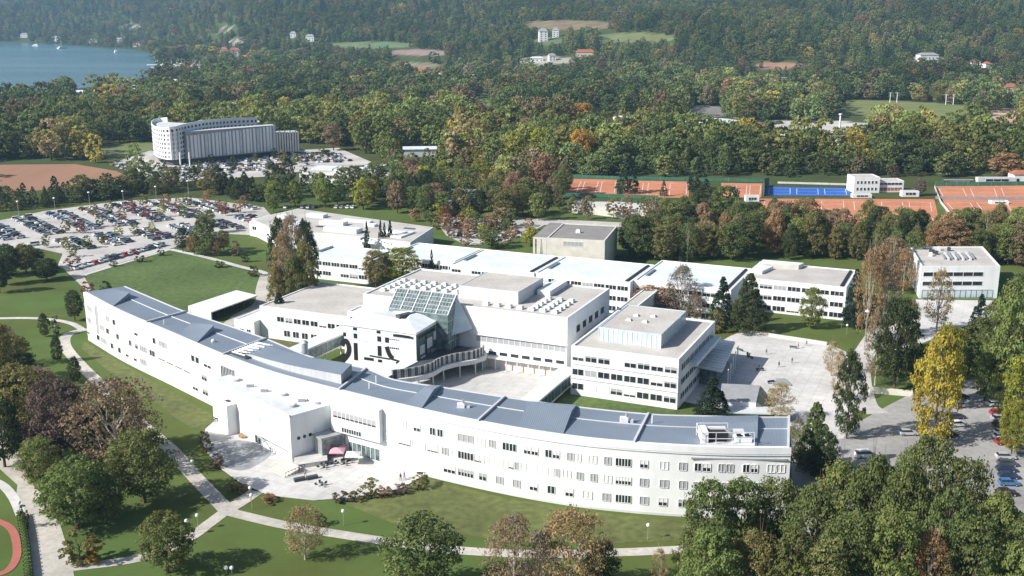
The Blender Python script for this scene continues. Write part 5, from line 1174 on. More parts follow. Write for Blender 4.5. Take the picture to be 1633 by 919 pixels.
# foreground left
T_(231, 802, 688, 98, 'round', 'green', 'round green tree with a visible trunk left of the diagonal garden path')
T_(190, 752, 606, 130, 'sparse', 'brown', 'large russet brown half bare tree with a pale trunk')
T_(97, 738, 612, 100, 'round', 'purple', 'big dark purple brown tree left of the russet tree')
T_(38, 700, 588, 95, 'round', 'olive', 'olive green tree above the road at the left edge', jit=0)
T_(66, 775, 700, 62, 'oval', 'mgreen', 'bright green round tree beside the shaded road')
T_(125, 842, 738, 112, 'round', 'mgreen', 'bushy green tree with leaning branches beside the left road'); T_(170, 835, 760, 60, 'round', 'green', 'darker green tree behind the leaning branches')
T_(92, 812, 752, 60, 'shrub', 'mgreen', 'low green shrub between the road and the bushy tree', name='shrub')
T_(268, 914, 822, 84, 'round', 'green', 'dense dark green tree on the lawn at the branch path')
T_(128, 898, 846, 56, 'shrub', 'olive', 'olive shrub in the corner between road and lower path'); T_(150, 898, 858, 34, 'shrub', 'gold', 'small golden shrub beside the olive shrub')
T_(4, 640, 520, 66, 'round', 'olive', 'olive brown tree cut by the left edge of the picture', jit=0); T_(8, 745, 640, 70, 'round', 'dgreen', 'dark tree at the left edge above the side path'); T_(-12, 700, 590, 80, 'round', 'dgreen', 'dark green tree partly outside the left edge')
T_(45, 640, 566, 50, 'round', 'dgreen', 'dark green tree behind the olive tree at left'); T_(40, 842, 806, 16, 'shrub', 'green', 'small hedge bush beside the running track')
T_(120, 612, 570, 20, 'oval', 'dgreen', 'narrow dark egg shaped bush beside the curved path'); T_(92, 578, 535, 18, 'tall', 'dgreen', 'slim dark bush on the lawn above the egg shaped bush'); T_(72, 537, 500, 16, 'tall', 'dgreen', 'slim dark bush left of the round path bend'); T_(90, 533, 504, 14, 'shrub', 'green', 'small green bush at the round path bend')
T_(120, 512, 464, 28, 'round', 'dgreen', 'dark tree at the left end of the curved building'); T_(140, 470, 449, 22, 'shrub', 'red', 'reddish shrub behind the left end of the curved building'); T_(169, 468, 449, 20, 'shrub', 'dgreen', 'dark shrub behind the left end of the metal roof')
T_(75, 447, 414, 40, 'round', 'dgreen', 'round dark green tree at the parking entrance'); T_(42, 436, 390, 40, 'round', 'olive', 'olive tree between parking and shaded lawn'); T_(12, 440, 392, 44, 'round', 'dgreen', 'dark tree at the shaded lawn by the left edge'); T_(57, 430, 398, 30, 'round', 'dgreen', 'smaller dark tree between the olive and the round tree')
T_(116, 424, 408, 26, 'shrub', 'red', 'reddish brown shrub in the island at the parking entrance')
T_(487, 892, 808, 62, 'sparse', 'tan', 'tan yellow feathery tree on the lower path'); T_(512, 838, 820, 20, 'shrub', 'dgreen', 'small dark bush behind the feathery tan tree')
T_(672, 950, 828, 120, 'round', 'green', 'big green tree at the bottom edge left of the brown group'); T_(820, 960, 826, 96, 'bare', 'brown', 'brown bare branched tree at the bottom edge'); T_(908, 962, 815, 112, 'sparse', 'rust', 'orange brown tree at the bottom centre'); T_(957, 948, 866, 52, 'round', 'dgreen', 'dark green tree right of the orange brown tree'); T_(862, 965, 850, 60, 'bare', 'grey', 'greyish twiggy tree between the brown ones')
T_(1050, 952, 876, 30, 'bare', 'tan', 'small tan bush at the bottom edge right of centre')
T_(592, 792, 764, 30, 'shrub', 'olive', 'loose olive bush at the rim of the front terrace'); T_(670, 778, 756, 32, 'shrub', 'olive', 'round bush where terrace and curved building meet')
for k, (bx, by, ty, wp, cl) in enumerate(((545, 800, 785, 30, 'purple'), (570, 798, 782, 26, 'olive'), (612, 792, 776, 26, 'brown'), (640, 786, 772, 28, 'purple'), (430, 800, 788, 26, 'rust'), (345, 745, 726, 26, 'brown'), (330, 720, 700, 22, 'olive'), (372, 782, 768, 26, 'olive'), (326, 704, 688, 18, 'brown'), (348, 672, 662, 18, 'dgreen'), (385, 786, 772, 22, 'rust'))):
    T_(bx, by, ty, wp, 'shrub', cl, 'low autumn shrub in the planted rim of the front terrace', group='shrubs around the terrace rim')
T_(28, 612, 540, 60, 'round', 'olive', 'olive brown tree behind the left edge trees'); T_(70, 668, 588, 58, 'round', 'brown', 'brownish tree between olive and purple trees at left'); T_(25, 668, 585, 56, 'round', 'dgreen', 'dark tree in the middle of the left tree mass'); T_(112, 700, 640, 50, 'round', 'green', 'green tree in front of the purple brown tree', jit=0); T_(16, 585, 525, 44, 'bare', 'brown', 'brown twiggy tree at the upper left of the tree mass'); T_(205, 720, 620, 60, 'round', 'olive', 'olive tree behind the russet tree'); T_(150, 735, 650, 60, 'round', 'dgreen', 'dark tree below the russet crown')
# grove at the lower right
gro = [(1125, 925, 772, 88, 'green'), (1178, 905, 770, 90, 'mgreen'), (1235, 895, 768, 84, 'green'), (1290, 935, 778, 90, 'green'), (1335, 885, 735, 80, 'mgreen'), (1385, 905, 728, 88, 'green'), (1432, 925, 738, 84, 'green'), (1474, 880, 702, 86, 'green'), (1528, 895, 736, 84, 'green'), (1582, 935, 790, 86, 'mgreen'), (1628, 965, 830, 90, 'green'), (1130, 985, 845, 90, 'mgreen'), (1205, 975, 848, 90, 'olive'), (1262, 985, 850, 90, 'green'), (1345, 975, 822, 96, 'green'), (1415, 985, 815, 90, 'mgreen'), (1545, 985, 830, 96, 'green'), (1500, 955, 782, 80, 'green'), (1610, 1000, 868, 90, 'mgreen'), (1395, 860, 735, 60, 'green'), (1440, 850, 722, 60, 'mgreen'), (1310, 1000, 868, 80, 'olive')]
adj = ['at the lower left corner of the grove', 'second from the left in the grove', 'touching the right end of the curved building', 'in the front middle of the grove', 'at the back of the grove near the white van', 'behind the front row of the grove', 'in the centre of the grove', 'tallest at the back of the grove', 'at the back right of the grove', 'at the right side of the grove', 'at the right edge of the picture in the grove', 'low in the front left of the grove', 'olive tinged, low in the front of the grove', 'bottom centre left of the grove', 'bottom centre of the grove', 'bottom centre right of the grove', 'bottom right of the grove', 'between the bottom right and the tallest grove tree', 'in the bottom right corner', 'narrow, at the top rim of the grove', 'narrow, left of the tallest grove tree', 'olive, at the bottom rim of the grove']
for (bx, by, ty, wp, cl), a in zip(gro, adj): T_(bx, by, ty, wp, 'tall' if random.random() < .6 else 'round', cl, 'leafy '+CNAME[cl]+' tree '+a)
T_(1477, 985, 848, 66, 'bare', 'rust', 'rusty brown tree at the bottom edge inside the green grove'); T_(1100, 945, 850, 50, 'round', 'green', 'small green tree at the left foot of the grove')
# right side
T_(1488, 708, 534, 76, 'tall', 'yellow', 'tall yellow tree standing in the east parking lot', jit=0); T_(1505, 650, 520, 60, 'round', 'ygreen', 'yellow green tree touching the tall yellow tree')
T_(1350, 700, 560, 42, 'tall', 'dgreen', 'dark columnar tree beside the east plaza'); T_(1296, 752, 640, 62, 'cone', 'green', 'broad green conifer at the right end of the curved building'); T_(1270, 735, 668, 34, 'bare', 'grey', 'grey twiggy tree at the corner of the curved building'); T_(1310, 775, 690, 50, 'round', 'dgreen', 'dark tree in the shade of the curved building end')
T_(1135, 668, 600, 52, 'cone', 'pine', 'dark pine behind the roof of the curved building'); T_(1243, 672, 612, 44, 'bare', 'tan', 'pale tan bare tree beside the plaza pavilion'); T_(1232, 645, 620, 20, 'bare', 'tan', 'thin tan shrub at the pavilion')
T_(1612, 640, 455, 92, 'round', 'mgreen', 'large green tree at the right edge above the parked cars'); T_(1620, 700, 572, 66, 'round', 'ygreen', 'yellow green tree over the row of parked cars', jit=0); T_(1590, 575, 482, 60, 'round', 'green', 'green tree behind the large one at the right edge'); T_(1612, 730, 640, 40, 'round', 'ygreen', 'lower yellow green tree above the red cars')
T_(1425, 628, 478, 66, 'round', 'dgreen', 'dark broad tree above the retaining wall'); T_(1395, 615, 500, 44, 'bare', 'brown', 'brown bare tree left of the dark broad tree'); T_(1460, 615, 560, 40, 'round', 'dgreen', 'dark tree between the wall and the yellow tree'); T_(1380, 545, 398, 46, 'bare', 'rust', 'tall reddish brown larch near the east lane', jit=0); T_(1412, 540, 402, 40, 'bare', 'brown', 'tall brown larch right of the reddish one'); T_(1360, 522, 428, 34, 'cone', 'pine', 'dark conifer at the right end of the beige roofed wing')
T_(1493, 528, 432, 46, 'bare', 'tan', 'tan larch in front of the white cube building'); T_(1542, 590, 512, 50, 'cone', 'green', 'green conifer right of the cube forecourt'); T_(1560, 530, 468, 30, 'cone', 'pine', 'small dark conifer in front of the white cube'); T_(1515, 600, 530, 44, 'round', 'green', 'green tree behind the tall yellow tree'); T_(1620, 570, 440, 50, 'round', 'green', 'green tree right of the white cube building'); T_(1570, 640, 560, 40, 'oval', 'mgreen', 'mid green tree between yellow tree and right edge'); T_(1445, 560, 478, 36, 'round', 'olive', 'olive tree left of the cube forecourt')
T_(1335, 640, 560, 26, 'bare', 'tan', 'thin tan bare tree at the plaza edge'); T_(1325, 600, 545, 26, 'bare', 'tan', 'pale feathery birch at the plaza corner')
T_(1192, 530, 434, 56, 'cone', 'dgreen', 'broad dark pine in front of the north wing'); T_(1150, 520, 440, 38, 'cone', 'pine', 'narrower dark pine left of the broad pine'); T_(1293, 524, 460, 38, 'oval', 'mgreen', 'egg shaped green tree before the three storey wing'); T_(1140, 530, 496, 34, 'shrub', 'olive', 'green shrub at the foot of the narrower pine')
T_(1046, 503, 456, 78, 'round', 'brown', 'dark brown round tree beside the rear passage', jit=0); T_(1085, 510, 424, 52, 'bare', 'grey', 'pale grey bare tree before the white wing roofs'); T_(1108, 512, 470, 30, 'bare', 'brown', 'small brown bare tree right of the pale one')
# centre left clump
T_(470, 495, 345, 50, 'bare', 'brown', 'tall brown larch in the clump left of the west block'); T_(450, 470, 348, 38, 'tall', 'dgreen', 'tall dark conifer at the left of the larch clump'); T_(492, 480, 352, 36, 'tall', 'dgreen', 'dark conifer at the right of the larch clump', jit=0); T_(455, 500, 375, 44, 'bare', 'rust', 'rusty larch in the front of the larch clump'); T_(490, 500, 385, 42, 'tall', 'olive', 'olive green conifer in the right front of the larch clump'); T_(472, 505, 410, 36, 'tall', 'green', 'green conifer low in the larch clump'); T_(448, 532, 466, 36, 'cone', 'pine', 'sparse dark pine before the west block', jit=0); T_(445, 505, 425, 30, 'tall', 'olive', 'olive conifer at the left foot of the larch clump')
T_(600, 458, 400, 40, 'round', 'olive', 'olive brown tree between the north wings'); T_(642, 456, 397, 56, 'round', 'ygreen', 'round yellow green tree between the north wings')
for k, (bx, by, ty, wp) in enumerate(((586, 410, 352, 11), (608, 406, 350, 11), (614, 404, 354, 10), (623, 404, 350, 13), (689, 453, 397, 10))): T_(bx, by, ty, wp, 'cone', 'pine', ['slim dark cypress at the left of the cypress row', 'slim dark cypress, second of the row', 'slim dark cypress, third of the row', 'slim dark cypress at the right end of the row', 'lone small cypress on the corner of the north wing roof'][k])
for k, (bx, by, ty, wp) in enumerate(((223, 418, 405, 15), (257, 408, 396, 12), (350, 427, 416, 17), (404, 441, 424, 17), (181, 425, 416, 14))): T_(bx, by, ty, wp, 'shrub', 'dgreen', ['small dark bush on the lawn edge by the car row', 'tiny dark bush near the lawn corner', 'round dark bush at the fork of the lawn path', 'round dark bush at the right corner of the big lawn', 'dark bush at the left of the lawn edge'][k])
for k, (bx, by, ty, wp, kd, cl) in enumerate(((292, 402, 366, 22, 'round', 'dgreen'), (327, 408, 345, 34, 'tall', 'green'), (310, 406, 372, 24, 'round', 'rust'), (357, 400, 368, 24, 'round', 'olive'), (345, 408, 380, 22, 'round', 'brown'), (375, 408, 385, 20, 'shrub', 'brown'), (391, 418, 402, 14, 'shrub', 'dgreen'), (335, 372, 335, 20, 'round', 'mgreen'))):
    T_(bx, by, ty, wp, kd, cl, ['dark round tree at the top corner of the big lawn', 'tall green tree at the top corner of the big lawn', 'rusty low tree between the two green lawn corner trees', 'olive tree on the grass right of the parking lot', 'brown tree beside the tall green tree', 'brown shrub on the grass right of the path', 'conical dark bush on the right grass', 'green tree in the parking lot aisle'][k])
for k, (bx, by, cl) in enumerate(((105, 398, 'ygreen'), (117, 410, 'olive'), (105, 372, 'olive'), (128, 372, 'red'), (75, 395, 'green'), (140, 396, 'green'), (163, 390, 'olive'), (160, 362, 'green'), (195, 352, 'rust'), (190, 378, 'ygreen'), (235, 348, 'red'), (258, 346, 'ygreen'), (215, 376, 'olive'), (243, 374, 'ygreen'), (285, 335, 'rust'), (293, 348, 'green'), (350, 338, 'rust'), (360, 344, 'red'), (380, 340, 'rust'), (318, 352, 'green'), (210, 340, 'red'), (265, 330, 'rust'), (300, 330, 'olive'), (228, 330, 'olive'), (390, 332, 'brown'), (330, 325, 'rust'), (175, 340, 'olive'), (150, 345, 'rust'))):
    T_(bx, by, by-20, 15, 'lowbroad', cl, 'small %s tree in a planting island among the parked cars' % CNAME[cl], group='%s island trees of the big parking lot' % CNAME[cl])
# belts of trees (counted things, each one its own object)
def belt(px, n_, cols, kinds, h0, h1, label, group, mind=5.5, ratio=(.55, .8)):
    xs = [p[0] for p in px]; ys = [p[1] for p in px]; k = 0; tries = 0
    while k < n_ and tries < 4000:
        tries += 1; qx = random.uniform(min(xs), max(xs)); qy = random.uniform(min(ys), max(ys))
        if not inpoly(qx, qy, px): continue
        x, y = W(qx, qy)
        if any((x-a)**2+(y-b)**2 < (mind)**2 for a, b, c in TREES[-160:]): continue
        h_ = random.uniform(h0, h1); kd = random.choice(kinds); cl = random.choice(cols)
        r_ = random.uniform(*ratio)*(.62 if kd in ('cone', 'lowcone', 'tall', 'bare') else 1)
        tree(x, y, h_, h_*r_, kd, cl, label % CNAME[cl], group % CNAME[cl], jit=.2); k += 1
belt([(0, 338), (100, 330), (190, 316), (290, 306), (400, 322), (440, 330), (450, 316), (300, 296), (200, 302), (90, 318), (0, 328)], 62, ['dgreen', 'dgreen', 'green', 'dgreen', 'olive'], ['lowbroad', 'lowcone'], 8, 13, '%s tree in the belt behind the big parking lot', '%s trees of the belt behind the big parking lot', 4.5, (.85, 1.15))
belt([(440, 345), (560, 330), (560, 300), (470, 296), (400, 300)], 12, ['green', 'mgreen', 'dgreen', 'lgreen'], ['lowbroad'], 12, 18, '%s tree in the group above the low gravel roofed hall', '%s trees above the low hall', 7)
belt([(560, 335), (700, 352), (900, 352), (900, 300), (760, 302), (680, 296), (560, 300)], 64, ['olive', 'green', 'ygreen', 'mgreen', 'brown', 'dgreen'], ['lowbroad', 'round'], 10, 17, '%s tree among the middle parking areas', '%s trees of the middle parking areas', 7)
belt([(1005, 400), (1060, 372), (1200, 372), (1340, 380), (1470, 388), (1633, 395), (1640, 430), (1610, 425), (1470, 420), (1340, 415), (1200, 415), (1060, 420), (1005, 415)], 108, ['green', 'dgreen', 'olive', 'mgreen', 'green', 'dgreen', 'green', 'olive', 'brown', 'mgreen', 'olive', 'rust'], ['round', 'tall', 'bare', 'oval', 'tall'], 13, 19, '%s tree in the belt before the tennis courts', '%s trees of the belt before the tennis courts', 4.6, (.65, .9))
belt([(910, 350), (1060, 358), (1060, 345), (910, 340)], 9, ['olive', 'brown', 'green'], ['lowbroad'], 8, 12, '%s tree in front of the long cream wall', '%s trees before the cream wall', 5)
belt([(1370, 480), (1460, 470), (1460, 430), (1370, 430)], 5, ['brown', 'green', 'rust'], ['bare', 'round'], 14, 18, '%s tree on the grass left of the white cube', '%s trees left of the white cube', 6)
belt([(0, 470), (30, 455), (0, 450)], 2, ['dgreen'], ['round'], 10, 12, '%s tree throwing shade on the left lawn', '%s trees at the left lawn', 5)
for bx, by, ty, wp, kd, cl, lab in ((1000, 308, 252, 34, 'lowcone', 'pine', 'large blackish conifer between the left clay courts'), (1113, 306, 250, 32, 'lowcone', 'pine', 'large blackish conifer right of the other one at the courts'), (1058, 313, 287, 12, 'lowcone', 'dgreen', 'small dark cypress before the clay courts'), (1125, 372, 300, 60, 'round', 'dgreen', 'broad dark tree in front of the clay courts'), (1155, 380, 298, 56, 'round', 'green', 'broad green tree right of the dark one at the courts'), (1090, 385, 335, 40, 'round', 'dgreen', 'dark tree left of the broad dark one'),
                               (925, 272, 207, 42, 'lowbroad', 'gold', 'golden orange tree behind the clay courts'), (822, 268, 210, 42, 'lowbroad', 'ygreen', 'yellow green tree left of the floodlight mast'), (862, 262, 205, 40, 'lowbroad', 'ygreen', 'yellow green tree beside the floodlight mast'), (892, 262, 203, 36, 'lowbroad', 'olive', 'olive tree between yellow green and golden tree'), (640, 238, 187, 42, 'lowbroad', 'tan', 'round pale golden tree in the central forest'), (327, 188, 158, 38, 'lowbroad', 'yellow', 'bright yellow tree behind the oval hotel'), (532, 240, 196, 30, 'lowbroad', 'brown', 'brown tree right of the hotel slab'), (1603, 284, 245, 52, 'lowbroad', 'rust', 'orange brown tree behind the right clay courts'), (1466, 312, 285, 20, 'lowbroad', 'purple', 'dark purple tree right of the clubhouse annex'), (735, 188, 138, 56, 'lowbroad', 'brown', 'large brown tree in the central forest'), (928, 205, 165, 44, 'lowbroad', 'gold', 'ochre tree above the golden orange one')):
    T_(bx, by, ty, wp, kd, cl, lab)
belt([(250, 268), (300, 264), (400, 256), (470, 246), (520, 244), (510, 262), (330, 284), (265, 284)], 14, ['green', 'olive', 'dgreen'], ['lowbroad'], 6, 9, '%s tree among the parked cars below the hotel', '%s trees of the hotel parking', 8)
# hedge along the track
c_ = [W(*p) for p in ((33, 824), (38, 850), (42, 880), (46, 918), (48, 945))]; mb = MB()
e_ = empty('hedge', 'long clipped green hedge between the running track and the road', 'hedge', (*c_[0], 0)); hc = crom(c_, 5)
for a, b_ in zip(hc, hc[1:]):
    a, b_ = Vector(local([a], c_[0])[0]), Vector(local([b_], c_[0])[0]); t = (b_-a).normalized(); n_ = Vector((-t.y, t.x))*.55; mb.prism([tuple(v) for v in (a-n_, b_-n_, b_+n_, a+n_)], 0, 1.2, MATS['mown_lawn'])
mb.obj('foliage', e_)
for k in range(26):
    u = k/25*(len(hc)-1.001); i = int(u); p = Vector(hc[i]).lerp(Vector(hc[i+1]), u-i)-Vector(c_[0]); o = bpy.data.objects.new('foliage', CR['shrub', 0]); C.objects.link(o); o.parent = e_; o.location = (p.x, p.y, .1); o.scale = (1.6, 1.6, 1.4); o.color = (.045, .075, .02, 1)
print('TREES', len(TREES))
belt([(640, 344), (700, 350), (860, 362), (850, 392), (790, 398), (700, 386), (680, 362)], 26, ['rust', 'olive', 'green', 'ygreen', 'red', 'brown'], ['lowbroad'], 5, 9, 'low %s tree between the parked cars left of the lecture theatre', '%s low trees left of the lecture theatre', 5, (.9, 1.2))
# ---------------------------------------------------------------- the forest: one object that nobody could count
def thin_out(limit=296):
    """only the largest showing broadleaf trees stay objects of their own, the rest join the forest"""
    bl = [o for o in C.objects if o.parent is None and o.name.split('.')[0] == 'broadleaf_tree']
    bl.sort(key=lambda o: -o.scale[0]*o.scale[2]/o.location.y**2*(1e6 if 'group' not in o else 1)); out = []
    for o in bl[limit:]:
        c = [q for q in o.children if q.name.startswith('crown')][0]; out.append((tuple(o.location), tuple(o.scale), tuple(c.color)))
        for q in list(o.children): bpy.data.objects.remove(q)
        bpy.data.objects.remove(o)
    return out
EXTRA = thin_out()
def forest():
    protos = bpy.data.collections.new('forest_sources')
    for k, (kd, nc, nl, lf, lo_) in enumerate((('round', 62, 17, .031, .12), ('oval', 60, 17, .030, .08), ('tall', 60, 17, .029, .08), ('cone', 70, 14, .031, .04), ('round', 50, 18, .034, .1))):
        me = crown_mesh('forest_tree', kd, nc, nl, lf, leafi, 200+k, lo=lo_, trunk=True); o = bpy.data.objects.new('forest_tree', me); protos.objects.link(o)
    pts, rot, scl, idx, tc_ = [], [], [], [], []
    r = np.random.default_rng(5)
    EXC = [LAKE, MEADOW, [(-60, 255), (120, 256), (185, 268), (225, 290), (200, 300), (-60, 318)], [(170, 268), (240, 238), (244, 228), (480, 230), (560, 234), (620, 262), (620, 300), (480, 300), (330, 296), (255, 292)],
           [(130, 252), (150, 234), (250, 226), (250, 262)], [(885, 283), (1216, 288), (1230, 292), (1650, 290), (1700, 366), (1200, 366), (1060, 352), (905, 345)], [(700, 276), (800, 276), (795, 300), (740, 310), (690, 312)], [(1075, 200), (1190, 200), (1190, 218), (1075, 218)], [(1190, 203), (1260, 200), (1400, 214), (1400, 226), (1290, 230), (1190, 222)],
           [(470, 262), (615, 264), (615, 300), (470, 300)], [(740, 172), (800, 172), (800, 200), (740, 200)]]
    bands = [(440, 900, 10.0), (900, 1500, 11.0), (1500, 2400, 13.5), (2400, 3600, 19), (3600, 5600, 28)]
    for y0, y1, sp in bands:
        ny = int((y1-y0)/sp)
        for iy in range(ny):
            yy = y0+(iy+.5)*sp; hw = yy*.56+60; nx = int(2*hw/sp)
            xs = -hw+(np.arange(nx)+.5)*sp+r.uniform(-.48, .48, nx)*sp; ys = yy+r.uniform(-.48, .48, nx)*sp; zs = hgt(xs, ys)
            Y = ys*ct-(zs-CH)*st; Z = ys*st+(zs-CH)*ct; px = CX+F*xs/Y; py = CY-F*Z/Y
            ok = np.ones(nx, bool); flat = zs < 12
            up = 15*F/Y
            ok &= ~inpoly(px, py, EXC[0]) | ~flat
            ok &= ~inpoly(px, py-up*.8, EXC[0]) | ~flat | (py < 100)
            ok &= ~inpoly(px, py-up*.75, MEADOW)
            for ex in EXC[1:]: ok &= ~inpoly(px, py, ex)
            for (cx, cy, rx, ry), _c in CLEAR:
                rg = 1+r.uniform(-.15, .2, nx); ok &= (((px-cx)/rx)**2+((py-cy)/ry)**2 > rg) & (((px-cx)/rx)**2+((py-up*.8-cy)/ry)**2 > rg) & (((px-cx)/rx)**2+((py-up*.45-cy)/ry)**2 > rg)
            for hx, hy, hw_ in HPX: ok &= ~((abs(px-hx) < hw_) & (py > hy-3) & (py-up*.85 < hy) & (r.random(nx) < .93))
            # the campus itself keeps its own trees
            ok &= ~((py > 303) | ((py > 296) & (px < 700))) | inpoly(px, py, FILL1) | inpoly(px, py, FILL2)
            ok &= ~((py > 283) & (px > 880)) | inpoly(px, py, FILL2)
            for i in np.nonzero(ok)[0]:
                x, y, z = xs[i], ys[i], zs[i]
                if y > 560 and nz < -.36 and not hill and py[i] < 255 and r.random() < .7: continue
                if y < 760 and any((x-a)**2+(y-b)**2 < (c*.9+3)**2 for a, b, c in TREES): continue
                if any((x-a)**2+(y-b)**2 < 26**2 for a, b in HOUSES) : 
                    if y > 0: continue
                nz = noise.noise(Vector((x*.006, y*.004, 1))); n2 = noise.noise(Vector((x*.02, y*.014, 7))); hill = z > 6
                q = r.random()
                if hill and q < .35+nz*.5: k = 3
                elif q < .55: k = 0
                elif q < .75: k = 1
                elif q < .9: k = 2
                else: k = 4
                h_ = r.choice([r.uniform(8, 13), r.uniform(14, 20), r.uniform(18, 28)], p=[.25, .45, .3]) if not hill else r.uniform(12, 20)
                if y < 680: h_ *= .75
                if 355 < py[i] and y < 560: h_ *= .7
                if sp > 14: h_ *= 1+(sp-14)*.02
                wr = {0: .85, 1: .7, 2: .5, 3: .42, 4: .95}[k]*r.uniform(.85, 1.2); wd = h_*wr
                if k == 3: wd = max(wd, sp*.55)
                q = .62*r.random()+.38*(.5+n2*1.5)+nz*.12
                if k == 3: c = (.062, .095, .055)
                elif q < .30: c = (.105, .148, .062)
                elif q < .56: c = (.155, .200, .075)
                elif q < .76: c = (.215, .230, .085)
                elif q < .87: c = (.225, .185, .115)
                elif q < .945: c = (.27, .24, .075)
                elif q < .98: c = (.38, .31, .07)
                else: c = (.23, .14, .08)
                if not hill and 275 > py[i] > 195 and k != 3: c = (c[0]*1.15+.02, c[1]*1.12+.015, c[2])
                kk = (r.uniform(.62, 1.35) if not hill else r.uniform(.80, 1.15))*(1+.45*nz); pts.append((x, y, z-.4)); rot.append((0, 0, r.random()*6.28)); scl.append((wd, wd, h_)); idx.append(k); tc_.append((c[0]*kk, c[1]*kk, c[2]*kk, 1))
    for l_, s_, c_ in EXTRA: pts.append(l_); rot.append((0, 0, l_[0])); scl.append(s_); idx.append(random.choice((0, 1, 4))); tc_.append(c_)
    n_ = len(pts); print('FOREST', n_)
    me = bpy.data.meshes.new('forest'); me.from_pydata(pts, [], [])
    a = me.attributes.new('rot', 'FLOAT_VECTOR', 'POINT'); a.data.foreach_set('vector', np.array(rot, np.float32).ravel())
    a = me.attributes.new('scl', 'FLOAT_VECTOR', 'POINT'); a.data.foreach_set('vector', np.array(scl, np.float32).ravel())
    a = me.attributes.new('idx', 'INT', 'POINT'); a.data.foreach_set('value', np.array(idx, np.int32))
    a = me.attributes.new('tcol', 'FLOAT_COLOR', 'POINT'); a.data.foreach_set('color', np.array(tc_, np.float32).ravel())
    o = bpy.data.objects.new('forest', me); C.objects.link(o); o['kind'] = 'stuff'
    tag(o, 'dense mixed autumn forest covering the plain and the hills', 'forest')
    ng = bpy.data.node_groups.new('scatter_forest', 'GeometryNodeTree')
    ng.interface.new_socket('Geometry', in_out='INPUT', socket_type='NodeSocketGeometry'); ng.interface.new_socket('Geometry', in_out='OUTPUT', socket_type='NodeSocketGeometry')
    N, L = ng.nodes, ng.links; gi = N.new('NodeGroupInput'); go = N.new('NodeGroupOutput'); ip = N.new('GeometryNodeInstanceOnPoints'); ci = N.new('GeometryNodeCollectionInfo')
    ci.inputs['Collection'].default_value = protos; ci.inputs['Separate Children'].default_value = True; ci.inputs['Reset Children'].default_value = True
    def attr(nm, dt):
        q = N.new('GeometryNodeInputNamedAttribute'); q.data_type = dt; q.inputs['Name'].default_value = nm; return q.outputs['Attribute']
    L.new(gi.outputs[0], ip.inputs['Points']); L.new(ci.outputs[0], ip.inputs['Instance']); ip.inputs['Pick Instance'].default_value = True
    L.new(attr('idx', 'INT'), ip.inputs['Instance Index']); L.new(attr('rot', 'FLOAT_VECTOR'), ip.inputs['Rotation']); L.new(attr('scl', 'FLOAT_VECTOR'), ip.inputs['Scale'])
    L.new(ip.outputs[0], go.inputs[0]); md = o.modifiers.new('scatter', 'NODES'); md.node_group = ng
FILL1 = [(560, 296), (880, 303), (880, 330), (760, 326), (660, 330), (560, 318)]; FILL2 = [(1010, 376), (1120, 362), (1200, 366), (1340, 372), (1470, 384), (1640, 388), (1640, 396), (1470, 396), (1340, 386), (1200, 382), (1100, 390), (1010, 395)]
HPX = [(P(*o.location)[0], P(*o.location)[1], 20*F/o.location.y*.75) for o in bpy.data.objects if o.name.split('.')[0] in ('house', 'exhibition_hall')]+[(1337, 232, 22), (1290, 215, 70)]
HOUSES = [(o.location.x, o.location.y) for o in bpy.data.objects if o.name.split('.')[0] in ('house', 'exhibition_hall', 'oval_hotel')]
forest()
# ---------------------------------------------------------------- cars
def car_mesh(style='hatch'):
    prof = {'hatch': ([(-2.1, .35), (-2.15, .75), (-1.95, 1.0), (1.05, .98), (1.95, .82), (2.12, .6), (2.1, .35)], [(-1.9, 1.0), (-1.55, 1.45), (.25, 1.48), (1.05, .98)]),
            'sedan': ([(-2.25, .35), (-2.3, .8), (-2.1, .95), (1.15, .93), (2.1, .78), (2.28, .55), (2.25, .35)], [(-1.55, .95), (-.95, 1.40), (.35, 1.42), (1.2, .93)]),
            'van': ([(-2.3, .35), (-2.35, .9), (-2.25, 1.15), (1.5, 1.1), (2.25, .9), (2.35, .6), (2.3, .35)], [(-2.2, 1.15), (-2.05, 1.78), (.7, 1.8), (1.55, 1.1)])}[style]
    def ext(mb, pr, hw, hw2, m):
        n_ = len(pr); zmax = max(p[1] for p in pr); zmin = min(p[1] for p in pr)
        wd = lambda z: hw+(hw2-hw)*(z-zmin)/(zmax-zmin)
        L_ = [(x, -wd(z), z) for x, z in pr]; R_ = [(x, wd(z), z) for x, z in pr]
        mb.face(L_, m); mb.face(R_[::-1], m)
        for k in range(n_): j = (k+1) % n_; mb.face([L_[j], L_[k], R_[k], R_[j]], m)
    body = MB(); ext(body, prof[0], .88, .84, paint)
    g = MB(); ext(g, prof[1], .80, .64, glass)
    rf = MB(); tx = [p for p in prof[1]][1:3]; rf.prism([(tx[0][0]-.05, -.66), (tx[1][0]+.05, -.66), (tx[1][0]+.05, .66), (tx[0][0]-.05, .66)], tx[0][1]-.02, tx[0][1]+.05, paint)
    wh = MB(); wh.tube((0, -.11, 0), (0, .11, 0), .33, .33, black, 12); wh.tube((0, -.125, 0), (0, .125, 0), .19, .19, metal, 8)
    al = MB()
    for q in (body, g, rf):
        o_ = len(al.v); al.v += q.v; al.f += [tuple(i+o_ for i in f) for f in q.f]; al.m += [al.mi(q.mats[k]) for k in q.m]
    for x in (-1.35, 1.35):
        for y in (-.8, .8): al.tube((x, y-.1, .33), (x, y+.1, .33), .33, .33, black, 8)
    return body.mesh('body'), g.mesh('glazing'), rf.mesh('roof_skin'), wh.mesh('wheel'), al.mesh('parked_car')
CARS = {k: car_mesh(k) for k in ('hatch', 'sedan', 'van')}
